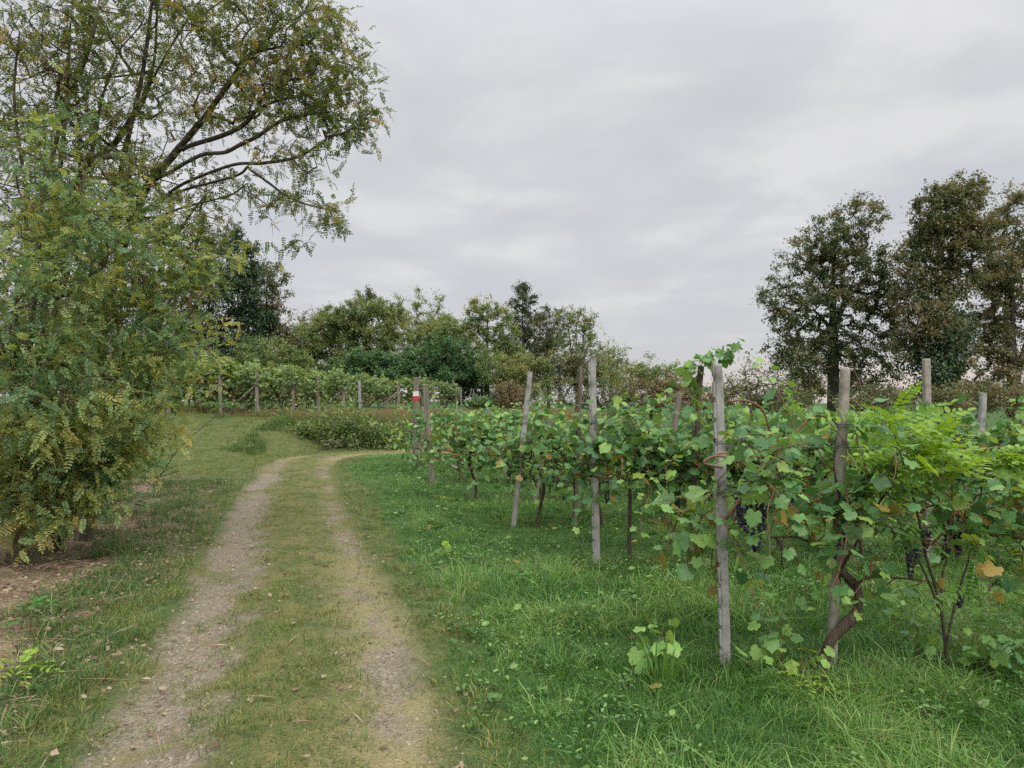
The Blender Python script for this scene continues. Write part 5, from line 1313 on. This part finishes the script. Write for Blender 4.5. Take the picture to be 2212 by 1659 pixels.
def front_vine():
    rng = np.random.default_rng(411); D = 4.3
    px = PL((1772, 1436, 4.22), (1788, 1385, 4.22), (1815, 1352, 4.25), (1842, 1325, 4.27), (1851, 1290, 4.28), (1842, 1262, 4.3), (1822, 1240, 4.3), (1812, 1222, 4.3))
    o = px[0].copy(); o[2] = gh(o[0], o[1])
    t = thing('grapevine', 'old grapevine with a thick twisted bare trunk and hanging grapes in the nearest row', 'grapevine', tuple(o), VG)
    tr = np.vstack([[px[0][0] - 0.02, px[0][1], o[2] - 0.15], px])
    sp = smooth_poly(tr, 6); rr = np.interp(np.linspace(0, 1, len(sp)), [0, .15, .3, .45, .55, .65, .8, 1], [.036, .031, .028, .035, .026, .024, .028, .016]) * rng.uniform(0.92, 1.1, len(sp))
    b = MB(); b.tube(sp - o, rr, 10)
    b.build('trunk', M['vinebark'], t, flat=False)
    b = MB(); 
    for q in (((1842, 1262), (1875, 1245), (1930, 1246), (1990, 1252)), ((1815, 1228), (1795, 1205), (1752, 1177), (1722, 1160), (1660, 1159)), ((1815, 1226), (1822, 1160), (1815, 1090), (1800, 1010), (1806, 940)), ((1815, 1226), (1860, 1150), (1900, 1080), (1935, 1040))):
        p = np.array([P(a, c, 4.28 + rng.normal(0, .03)) for a, c in q]); b.tube(smooth_poly(p, 4) - o, np.linspace(0.0085, 0.0045, (len(q) - 1) * 4 + 1), 6)
    b.build('cordon', M['vinebark'], t, flat=False)
    bt = MB(); leaves = []
    arcs = [((1565, 1122), (1619, 1047), (1661, 993), (1716, 936), (1752, 903), (1776, 899), (1797, 906), (1809, 920)),
            ((1560, 1010), (1520, 1000), (1545, 985), (1590, 995), (1640, 1030), (1690, 1100)),
            ((1575, 868), (1600, 865), (1630, 872), (1650, 890), (1660, 925))]
    for q in arcs:
        p = smooth_poly(np.array([P(a, c, 4.2 + 0.02 * i) for i, (a, c) in enumerate(q)]), 5)
        bt.tube(p - o, np.linspace(0.0085, 0.005, len(p)), 6)
    starts = [(1560, 1115), (1600, 1080), (1660, 1159), (1700, 1160), (1752, 1177), (1790, 1060), (1815, 1090), (1860, 1150), (1900, 1080), (1930, 1246), (1880, 1200), (1850, 1100), (1700, 1050), (1760, 1030), (1780, 1120), (1820, 1030), (1870, 1040), (1725, 1000), (1840, 1180), (1900, 1130),
              (1990, 1100), (2050, 1130), (2100, 1080), (2140, 1120), (2000, 1250), (2060, 1280), (2120, 1200), (2150, 1250), (2030, 1060), (2080, 1180), (1970, 1160), (1600, 1040), (1640, 1000), (1700, 960),
              (1680, 1120), (1730, 1090), (1770, 1080), (1850, 1120), (1880, 1160), (1900, 1200), (1940, 1150), (1960, 1100), (1930, 1060), (1740, 970), (1720, 970), (1690, 1010), (1650, 1050), (1870, 1000), (1910, 1040),
              (1740, 1000), (1780, 1070), (1860, 1060), (1890, 1030)]
    for i, (a, c) in enumerate(starts):
        pts = cane_path(rng, P(a, c, 4.28 + rng.normal(0, .12)), (rng.uniform(-.8, .8), rng.normal(-0.1, .5), rng.uniform(-0.3, 0.8) if i % 3 else rng.uniform(-0.6, 0)), rng.uniform(0.4, 0.85), g=0.06, step=0.055, zmin=0.42)
        if len(pts) < 3: continue
        bt.tube(pts - o, np.linspace(0.0045, 0.002, len(pts)), 4, cap=False)
        leaves += cane_leaves(rng, pts, 0.084)
    # the tied-up growth leaves the upper part of the leaning post bare
    pb, pt = P(1790, 1445, 4.36), P(1827, 793, 4.36)
    def clear(l):
        q = pb + (pt - pb) * (l[0][2] - pb[2]) / (pt[2] - pb[2])
        return not (abs(l[0][0] + l[1][0] * .04 - q[0]) < 0.085 and (l[0][2] > 1.22 or 0.55 < l[0][2] < 0.88))
    leaves = [l for l in leaves if clear(l)]
    for l in leaves: bt.tube(np.array([l[4], l[0]]) - o, 0.0012, 3, cap=False)
    bt.build('canes', M['cane'], t, flat=False, kind='stuff')
    rn = tint(rng, leaves, 0.6, 0.40)
    order = np.argsort([l[0][1] for l in leaves]); keep = set(order[:290].tolist())
    leaf_objects([l for i, l in enumerate(leaves) if i in keep], [r for i, r in enumerate(rn) if i in keep], o, t)
    leaf_mass([l for i, l in enumerate(leaves) if i not in keep], [r for i, r in enumerate(rn) if i not in keep], o, t, VL)
    for k, (a, c, s) in enumerate(((1632, 1120, 1.15), (1655, 1085, 0.85), (1602, 1080, 0.95), (1612, 1060, 0.8), (1640, 1062, 0.9), (1690, 985, 0.8), (1802, 1150, 0.9), (1594, 1078, 0.75))):
        grapes(t, o, P(a, c, 4.3), k, s)
    # hanging vine at the left of the nearest post
    o = PB(1500, 4.75); t = thing('hanging_vine', 'loose curtain of pale vine leaves hanging left of the nearest concrete post', 'grapevine', tuple(o), VG)
    bt = MB(); leaves = []
    tr = np.array([P(1640, 1075, 4.42), P(1590, 1052, 4.45), P(1540, 1060, 4.5), P(1490, 1082, 4.55)]); bt.tube(smooth_poly(tr, 4) - o, np.linspace(0.008, 0.005, 13), 6)
    bt.build('arm', M['vinebark'], t, flat=False); bt = MB()
    for i, (a, c, dx, dz) in enumerate(((1540, 1060, -.8, -.1), (1530, 1070, -.5, -.6), (1500, 1085, -.7, -.4), (1520, 1090, -.2, -.9), (1480, 1090, -.4, -.8), (1545, 1110, .3, -.7), (1550, 1120, .1, -1), (1500, 1100, -.3, -1), (1470, 1105, -.3, -1), (1540, 1150, -.2, -1), (1520, 1080, -.6, .1), (1560, 1130, .5, -.5))):
        pts = cane_path(rng, P(a, c, 4.55 + rng.normal(0, .1)), (dx, rng.normal(-.05, .25), dz), rng.uniform(0.3, 0.62), g=0.07, zmin=0.42)
        if len(pts) < 3: continue
        bt.tube(pts - o, np.linspace(0.004, 0.002, len(pts)), 4, cap=False); leaves += cane_leaves(rng, pts, 0.105)
    for l in leaves: bt.tube(np.array([l[4], l[0]]) - o, 0.0012, 3, cap=False)
    bt.build('canes', M['cane'], t, flat=False, kind='stuff')
    leaf_objects(leaves, [np.clip(rng.normal(0.6, 0.14), 0.2, 0.8) if rng.uniform() > 0.07 else 0.95 for _ in leaves], o, t)
    # sprout in the grass and shoots over the dark wooden post
    o = PB(1420, 4.3); t = thing('vine_sprout', 'young vine sprout standing in the long grass left of the nearest post', 'vine sprout', tuple(o))
    bt = MB(); leaves = []
    for i in range(4):
        pts = cane_path(rng, o + [rng.normal(0, .03), rng.normal(0, .03), 0.0], (rng.uniform(-.45, .35), rng.normal(0, .2), 1), rng.uniform(0.22, 0.36), g=0.03, step=0.045, zmin=-1)
        bt.tube(pts - o, 0.0022, 4, cap=False); leaves += cane_leaves(rng, pts, 0.085, start=2)
    bt.build('stem', M['cane'], t, flat=False)
    leaf_objects(leaves, [rng.uniform(0.6, 0.82) for _ in leaves], o, t)
    o = PB(1745, 4.1); t = thing('vine_sprout', 'small yellow-green vine sprout at the foot of the thick vine trunk', 'vine sprout', tuple(o))
    bt = MB(); leaves = []
    for i in range(3):
        pts = cane_path(rng, o + [rng.normal(0, .03), rng.normal(0, .03), 0.0], (rng.uniform(-.2, .25), rng.normal(0, .2), 1), rng.uniform(0.2, 0.3), g=0.03, step=0.045, zmin=-1)
        bt.tube(pts - o, 0.003, 4, cap=False); leaves += cane_leaves(rng, pts, 0.075, start=2)
    bt.build('stem', M['cane'], t, flat=False)
    leaf_objects(leaves, [rng.uniform(0.75, 0.88) for _ in leaves], o, t)
    for (ppx, DD, nst, hh, ls, lab) in ((1650, 4.35, 5, .34, .085, 'pale vine sprout half sunk in grass between the nearest post and the thick vine trunk'), (2108, 4.3, 6, .42, .085, 'vine sprout with broad pale leaves at the lower right edge of the photo'), (1985, 4.5, 4, .3, .075, 'small vine sprout in the grass left of the sapling stem')):
        o = PB(ppx, DD); t = thing('vine_sprout', lab, 'vine sprout', tuple(o))
        bt = MB(); leaves = []
        for i in range(nst):
            pts = cane_path(rng, o + [rng.normal(0, .05), rng.normal(0, .04), 0.0], (rng.uniform(-.7, .7), rng.normal(0, .3), 1), hh * rng.uniform(.7, 1.2), g=0.05, step=0.045, zmin=-1)
            bt.tube(pts - o, 0.0024, 4, cap=False); leaves += cane_leaves(rng, pts, ls, start=2)
        bt.build('stem', M['cane'], t, flat=False)
        leaf_objects(leaves, [rng.uniform(0.35, 0.78) for _ in leaves], o, t)
    o = PB(1424, 4.15); g = bpy.data.objects.new('grass_clump', tuft_mesh(rng, 46, 0.36, 0.012, 0.07, 0.5, M['lush'], rlo=.55, rhi=.85, name='grass_clump')); COL.objects.link(g); g.location = tuple(o)
    g['label'] = 'upright clump of broad grass blades below the vine sprout left of the nearest post'; g['category'] = 'grass clump'
    o = PB(1500, 6.8); t = thing('vine_shoot', 'fresh vine shoots clambering over the top of the dark wooden post', 'vine shoot', tuple(o))
    bt = MB(); leaves = []
    main = smooth_poly(np.array([o + [0, -.05, 0], P(1500, 1100, 6.78), P(1512, 950, 6.76), P(1503, 850, 6.75), P(1510, 790, 6.75)]), 8)
    bt.tube(main - o, 0.004, 4)
    for q in (((1510, 792), (1530, 775), (1555, 765), (1580, 752), (1603, 744)), ((1508, 800), (1525, 780), (1560, 775), (1577, 780)), ((1504, 850), (1495, 815), (1512, 785), (1540, 770)), ((1505, 850), (1495, 880), (1508, 900), (1515, 860)), ((1500, 830), (1490, 800), (1500, 780))):
        pts = subdivide(smooth_poly(np.array([P(a, c, 6.74 + rng.normal(0, .04)) for a, c in q]), 4), 0.05)
        bt.tube(pts - o, 0.0025, 4, cap=False); leaves += cane_leaves(rng, pts, 0.10, every=1, pet=0.045)
    bt.build('stem', M['cane'], t, flat=False)
    leaf_objects(leaves, [rng.uniform(0.3, 0.78) if rng.uniform() > 0.05 else 0.95 for _ in leaves], o, t)
    n = 36; xx = rng.uniform(-1.5, 6, n); yy = rng.choice([4.3, 7.0, 9.3], n) + rng.normal(0, .5, n)
    b = MB(); th = rng.uniform(0, 6.28, n)
    b.inst(VL[1], np.stack([xx, yy, ground_h(xx, yy) + rng.uniform(.05, .12, n)], 1), frames(np.stack([np.cos(th), np.sin(th), 0 * th], 1), norm(rng.normal(0, .45, (n, 3)) + [0, 0, 1])), rng.uniform(.04, .08, n), rng.uniform(.9, 1, n))
    b.build('fallen_leaves', M['vine'], flat=False, kind='stuff')
    # second vine of the nearest row, out at the right edge
    t = grapevine('grapevine at the right edge of the nearest row, grapes hanging among its red stems', 3.25, 4.36, 431, VG, n_cane=30, span=0.6, zc=0.8, L=(0.5, 0.95), size=0.095, objs=290, n_grape=0, low=0.45)
    o = np.array(t.location)
    for k, (a, c, s) in enumerate(((1968, 1175, 1.05), (2052, 1105, 1.0), (2060, 1120, 0.95), (2068, 1262, 0.8), (2046, 1160, 0.9), (2000, 1140, 0.7))):
        grapes(t, o, P(a, c, 4.3), k + 1, s)
    b = MB()
    for q in (((2022, 978), (2042, 998), (2054, 1023), (2054, 1046), (2053, 1102), (2040, 1160)), ((2045, 1029), (2090, 995), (2132, 970), (2162, 964)), ((1975, 1160), (2010, 1175), (2040, 1170), (2080, 1120), (2075, 1080)), ((2010, 1175), (2050, 1130), (2060, 1090))):
        p = smooth_poly(np.array([P(a, c, 4.26) for a, c in q]), 4); b.tube(p - o, np.linspace(0.007, 0.004, len(p)), 6)
    b.build('canes', M['cane'], t, flat=False, kind='stuff')
    grapevine('next grapevine of the nearest row beyond the right edge', 4.0, 4.36, 432, VG, n_cane=22, span=0.5, zc=0.85, L=(0.5, 0.9), size=0.1, low=0.3)
front_vine()

def far_vines():
    G = 'grapevines of the far vineyard'
    protos = []
    for k in range(4):
        rng = np.random.default_rng(600 + k)
        t = thing('grapevine', 'x', 'grapevine', (0, 0, 0), G)
        b = MB(); b.tube(np.array([[0, 0, -.2], [.03, 0, .3], [-.03, .02, .6], [0, 0, .95]]), 0.03, 5); b.build('trunk', M['vinebark'], t, flat=False)
        n = 520; 
        u = rng.uniform(-.75, .75, n); side = np.where(rng.uniform(0, 1, n) < 0.6, -1, 1)
        zz = 0.42 + 1.5 * rng.beta(1.5, 1.0, n)
        pos = np.stack([u, side * (0.08 + 0.34 * rng.uniform(0, 1, n)) * (0.65 + 0.35 * (zz > 1.2)), zz + (vnoise(u * 3.3 + k * 9, u * 0, 5) - 0.5) * 0.6 * (zz > 1.2)], 1)
        d = norm(np.stack([rng.normal(0, .5, n), side * 0.5 + rng.normal(0, .3, n), -0.5 + rng.normal(0, .4, n)], 1))
        nn = norm(np.stack([rng.normal(0, .4, n), side * 0.7 + rng.normal(0, .3, n), 0.8 + 0 * zz], 1))
        rn = np.clip(rng.normal(0.30 + 0.2 * (zz > 1.5), 0.2, n), 0, 0.78); low = (zz < 1.3) & (rng.uniform(0, 1, n) < 0.3); rn[low] = rng.uniform(0.9, 1, low.sum())
        for _ in range(16):
            a = np.array([rng.uniform(-.7, .7), rng.normal(0, .12), 1.75]); tip = a + [rng.normal(0, .3), rng.normal(0, .25), rng.uniform(.1, .5)]
            f = np.linspace(0, 1, 7)[:, None]; pos = np.vstack([pos, a * (1 - f) + tip * f]); d = np.vstack([d, norm(rng.normal(0, 1, (7, 3)))]); nn = np.vstack([nn, norm(rng.normal(0, .4, (7, 3)) + [0, -.3, 1])]); rn = np.r_[rn, rng.uniform(.5, .8, 7)]
        b = MB(); b.inst(VLS[k], pos, frames(d, nn), 0.125 * rng.uniform(.6, 1.3, len(pos)), rn); b.build('leaves', M['vine_far'], t, flat=False, kind='stuff')
        protos.append(t)
    used = [False] * 4; rng = np.random.default_rng(640); c = 0
    NAMES = {0: 'post half hidden by locust leaves', 1: 'post with the pale brace', 2: 'post seen down to the mown grass', 3: 'post above the green bank', 4: 'post left of the tall weeds', 5: 'post behind the tall weeds',
             7: 'right-leaning post above the dry grass', 9: 'post right of the trail mark', 11: 'whitish post at the far corner'}
    for k in (0, 1, 2, 3, 4, 5, 7, 9, 11):
        px, D = FAR[k][:2]
        x0 = (px - CX) / PXF * D
        for i in range(7 if D < 30 else 6):
            x = x0 - 0.45 - i * 1.25; y = D + 0.2 + rng.normal(0, .05)
            lab = f'{["first", "second", "third", "fourth", "fifth", "sixth", "seventh"][i]} grapevine left of the {NAMES[k]}'
            q = c % 4; loc = (x, y, gh(x, y)); s = rng.uniform(.92, 1.05)
            if not used[q]:
                t = protos[q]; t.location = loc; t['label'] = lab; used[q] = True
            else:
                copy_thing(protos[q], loc, lab, math.pi * (c % 2) + rng.normal(0, .05), (1, 1, s))
            c += 1
far_vines()

# ------------------------------------------------------------------ small plants
def pin_objects(items, origin, parent, mat, lengths, meshes):
    for (pos, d, n, k, s) in items:
        o = bpy.data.objects.new('leaf', meshes[k % len(meshes)]); COL.objects.link(o); o.parent = parent
        R = frames(np.array([d]), np.array([n]))[0]
        o.matrix_local = Matrix.Translation(Vector(np.asarray(pos) - origin)) @ Matrix(R.tolist()).to_4x4() @ Matrix.Scale(float(s), 4)
def pin_mesh(tm, mat, r):
    b = MB(); b.add(tm[0], tm[1], r); return b.mesh('leaf', M[mat], flat=False)
def saplings():
    rng = np.random.default_rng(801)
    big = [pinnate(60 + k, 9, 0.36, 0.052, True, 0.3) for k in range(3)]
    bright = [pin_mesh(big[k % 3], 'sapling', r) for k, r in enumerate((0.55, 0.7, 0.85, 0.95, 0.45, 0.65))]
    deep = [pin_mesh(big[k % 3], 'sapling', r) for k, r in enumerate((0.05, 0.15, 0.28))]
    o = PB(2041, 4.42)
    t = thing('locust_sapling', 'bright yellow-green locust sapling with large feathery leaves growing through the nearest vine row', 'sapling', tuple(o))
    stems = [((2042, 1451), (2035, 1382), (2028, 1318), (2014, 1258), (1996, 1199), (1982, 1124), (1969, 1068), (1958, 1032), (1949, 998), (1930, 933), (1915, 905)),
             ((2036, 1395), (2055, 1313), (2074, 1249), (2092, 1190), (2110, 1100), (2125, 1020), (2135, 985)),
             ((2028, 1318), (2030, 1250), (2040, 1180), (2030, 1100), (2010, 1010), (2000, 960)), ((2030, 1330), (1995, 1240), (1965, 1180), (1935, 1120))]
    items = []
    b = MB()
    for si, q in enumerate(stems):
        p = smooth_poly(np.array([P(a, c, 4.40 + 0.02 * (i % 2) - 0.018 * i) for i, (a, c) in enumerate(q)]), 4)
        b.tube(p - o, np.linspace(0.012 if si == 0 else 0.008, 0.003, len(p)), 6)
    b.build('stem', M['bark'], t, flat=False)
    # leaves fan out from the upper stems
    spots = [(1930, 933), (1915, 905), (1940, 960), (1949, 998), (1930, 920), (1958, 1032), (1945, 980), (2000, 960), (2005, 985), (2015, 1020), (2125, 1020), (2135, 985), (2130, 1000), (1920, 910), (1935, 945), (1955, 1015), (2003, 970), (2138, 990), (2118, 1050), (1950, 1000), (2022, 1060)]
    dirs = [(1, 0, .15), (-1, -.2, .25), (.7, -.5, .2), (-.8, -.5, .1), (.3, -.6, .5), (.9, -.4, 0), (-.9, .2, .3), (.9, -.3, .1), (-.7, -.6, .2), (.6, .5, .3), (.2, -.8, .3)]
    k = 0
    for (a, c) in spots:
        for j in range(4):
            dd = norm(np.array(dirs[(k * 5 + j * 3) % len(dirs)]) + rng.normal(0, .3, 3))
            pos = P(a + rng.normal(0, 7), c + rng.normal(0, 9), 4.2 + rng.normal(0, .09))
            items.append((pos, dd, norm(np.array([0, -.25, 1]) + rng.normal(0, .25, 3)), k, rng.uniform(.8, 1.15))); k += 1
    pin_objects(items, o, t, 'sapling', None, bright)
    items = []
    for j in range(26):
        a, c = [(2110, 1100), (2100, 1150), (2118, 1060), (2092, 1190), (2074, 1249), (1969, 1090), (2035, 1120), (1982, 1130), (2130, 1120), (2140, 1080)][j % 10]
        pos = P(a + rng.normal(0, 12), c + rng.normal(0, 15), 4.42 + rng.normal(0, .08))
        items.append((pos, norm([rng.choice([-1, 1]) * .8 + (0.5 if a > 2090 else 0), rng.normal(-.2, .4), rng.normal(-.25, .3)]), norm(np.array([0, -.4, 1]) + rng.normal(0, .3, 3)), j, rng.uniform(.6, .95)))
    pin_objects(items, o, t, 'sapling', None, deep)
    # seedlings
    sm = [pinnate(80 + k, 6, 0.22, 0.04, True, 0.35) for k in range(3)]
    yel = [pin_mesh(sm[k], 'sapling', r) for k, r in enumerate((0.75, 0.85, 0.95))]; grn = [pin_mesh(sm[k % 3], 'fern', r) for k, r in enumerate((0.2, 0.45, 0.6, 0.8))]
    def seedling(label, px, D, n, meshes, s, h, spread=1.0, tilt=0.35):
        o = PB(px, D); t = thing('locust_seedling', label, 'seedling', tuple(o), 'locust seedlings')
        b = MB(); top = np.array([rng.normal(0, .03), rng.normal(0, .03), h]); b.tube(np.array([[0, 0, -.05], top * .5 + [.01, 0, 0], top]), [0.004, .003, .002], 5); b.build('stem', M['twig'], t, flat=False)
        it = []
        for j in range(n):
            a = j * 2.4 + rng.normal(0, .3); f = rng.uniform(.35, 1)
            it.append((o + top * f, norm([math.cos(a) * spread, math.sin(a) * spread, tilt + rng.normal(0, .2)]), norm(np.array([0, 0, 1]) + rng.normal(0, .2, 3)), j, s * rng.uniform(.75, 1.15)))
        pin_objects(it, o, t, None, None, meshes)
    seedling('yellow-green locust seedling with round leaflets in the grass below the thick vine trunk', 1742, 3.95, 7, yel, 0.9, 0.12, tilt=0.1)
    seedling('fern-like bright green seedling at the left edge of the photo', 105, 7.4, 24, grn, 1.75, 0.5)
    seedling('leafy seedling with wide fronds at the foot of the yellowing shrub', 165, 8.5, 18, grn, 1.3, 0.35)
    seedling('seedling in the shade under the left thicket, nearest the dark stems', 245, 10.6, 18, grn[:3], 1.5, 0.4)
    seedling('seedling fringing the bare litter below the grey-green shrub', 45, 8.2, 18, grn, 1.5, 0.45)
    seedling('seedling at the right-hand foot of the left thicket beside the verge grass', 290, 9.6, 14, grn, 1.1, 0.3)
    seedling('broad yellow-green seedling at the very lower left of the track verge', 60, 4.2, 8, yel, 0.9, 0.16)
    seedling('dark green seedling clump beside the fallen dead branch', 318, 12.6, 24, grn[:2], 2.0, 0.5)
    seedling('small light seedling at the lower left edge above the bare litter', 70, 5.0, 7, grn[2:], 1.0, 0.2)
    seedling('low green seedling under the yellowing shrub', 205, 8.4, 9, grn, 1.1, 0.25)
    seedling('low yellowish seedling in the grass left of the second row end post', 975, 7.6, 8, yel, 0.9, 0.1, tilt=0.2)
    seedling('yellowish seedling in the grass below the weathered grey end post', 965, 11.5, 8, yel, 1.0, 0.12, tilt=0.2)
    seedling('green seedling growing at the foot of the far end post with the pale brace', 478, 25.6, 12, grn, 2.6, 0.7)
    seedling('pale seedling in the lush grass right of the track verge', 1120, 6.3, 7, grn[2:], 0.8, 0.1, tilt=0.2)
    # fallen branch and the thin leaning switch
    o = PB(240, 13.2); b = MB()
    p = np.array([o + [-0.3, 0, 0.05], o + [0.25, .05, 0.07], o + [0.75, 0.1, 0.05], o + [1.15, 0.2, 0.16]])
    b.tube(smooth_poly(p, 5) - o, np.linspace(0.022, 0.008, 16), 6); b.tube(np.array([p[2], p[2] + [.2, .1, .14], p[2] + [.35, .1, .2]]) - o, 0.007, 5)
    w = b.build('fallen_branch', M['bark_dark'], flat=False); w.location = tuple(o); w['label'] = 'dark fallen branch lying in the litter at the edge of the track verge'; w['category'] = 'branch'
    o = PB(335, 13.3)
    t = thing('locust_switch', 'thin bare locust switch leaning right over the grass with a leafy tip', 'branch', tuple(o))
    p = smooth_poly(np.array([o + [0, 0, -.05], P(352, 1022, 13.2), P(385, 972, 13.1), P(430, 930, 13.0), P(470, 897, 12.9)]), 5)
    b = MB(); b.tube(p - o, np.linspace(0.011, 0.004, len(p)), 5); b.build('stem', M['bark_dark'], t, flat=False)
    it = []
    for j, (a, c) in enumerate(((470, 897), (468, 900), (472, 893), (455, 905), (440, 922), (425, 935), (400, 960), (385, 972), (470, 885), (478, 897), (350, 1022), (365, 1000))):
        it.append((P(a, c, 13.0), norm([rng.choice([-1, 1]), rng.normal(0, .5), rng.normal(.0, .3)]), norm(np.array([0, -.1, 1]) + rng.normal(0, .25, 3)), j, rng.uniform(.9, 1.5)))
    pin_objects(it, o, t, None, None, grn[:2])
saplings()

def bank_weeds():
    G = 'weed clumps on the grassy bank'
    rng = np.random.default_rng(901)
    def clump(label, px, D, w, h, n, mat, ls, seed, stems=14, rshift=0.0, cat='bush', name='bramble_bush'):
        o = PB(px, D); t = thing(name, label, cat, tuple(o), G); r = np.random.default_rng(seed)
        b = MB(); bl = MB(); P_, D_, N_ = [], [], []
        for k in range(stems):
            a = r.uniform(-1, 1); pts = cane_path(r, o + [a * w * .6, r.normal(0, .25), 0.02], (a * .35 + r.normal(0, .2), r.normal(0, .25), 1), h * (1 - .55 * abs(a)) * r.uniform(.7, 1.35), g=0.016, step=0.1, zmin=-5)
            b.tube(pts - o, np.linspace(.006, .002, len(pts)), 4, cap=False)
            q = r.integers(0, len(pts), max(4, n // stems)); pp = pts[q] + r.normal(0, .11, (len(q), 3)); P_.append(pp)
        P_ = np.concatenate(P_); P_[:, 2] = np.maximum(P_[:, 2], o[2] + .03); m = len(P_)
        bl.inst(LEAF_E, P_ - o, frames(norm(r.normal(0, .7, (m, 3)) + [0, -.2, -.2]), norm(r.normal(0, .45, (m, 3)) + [0, -.3, 1])), ls * r.uniform(.6, 1.3, m), np.clip(r.beta(1.7, 1.8, m) + rshift, 0, 1))
        b.build('stems', M['twig'], t, flat=False, kind='stuff'); bl.build('foliage', M[mat], t, flat=False, kind='stuff')
    clump('tall tangled weed clump rising on the bank in front of the far posts', 748, 24.4, 0.7, 1.85, 2000, 'bramble', .11, 1, 20)
    clump('yellow-green bramble spreading left of the tall weed clump', 690, 24.2, 0.95, 0.8, 950, 'bramble', .11, 2, rshift=.12)
    clump('dull grey-green weeds right of the tall weed clump', 800, 24.3, 0.8, 0.8, 800, 'bramble', .09, 3, rshift=-.1)
    clump('leafy bramble with big light leaves above the track bend', 850, 24.6, 0.7, 0.9, 800, 'bramble', .13, 4, rshift=.1)
    clump('low dark weeds at the foot of the bank', 745, 23.9, 0.9, 0.4, 1000, 'dullgreen', .09, 5)
    clump('bramble patch tumbling down the bank near the trail-marked post', 868, 24.1, 0.35, 0.55, 500, 'bramble', .11, 6, rshift=.05)
    clump('low weedy growth under the first far vines', 590, 27.0, 1.3, 0.35, 700, 'bramble', .10, 7)
    clump('vine shoots tangled round the trail-marked post', 905, 16.8, 0.25, 1.3, 260, 'vine', .12, 8, 7, rshift=-.05, cat='vine shoot', name='vine_shoot')
bank_weeds()
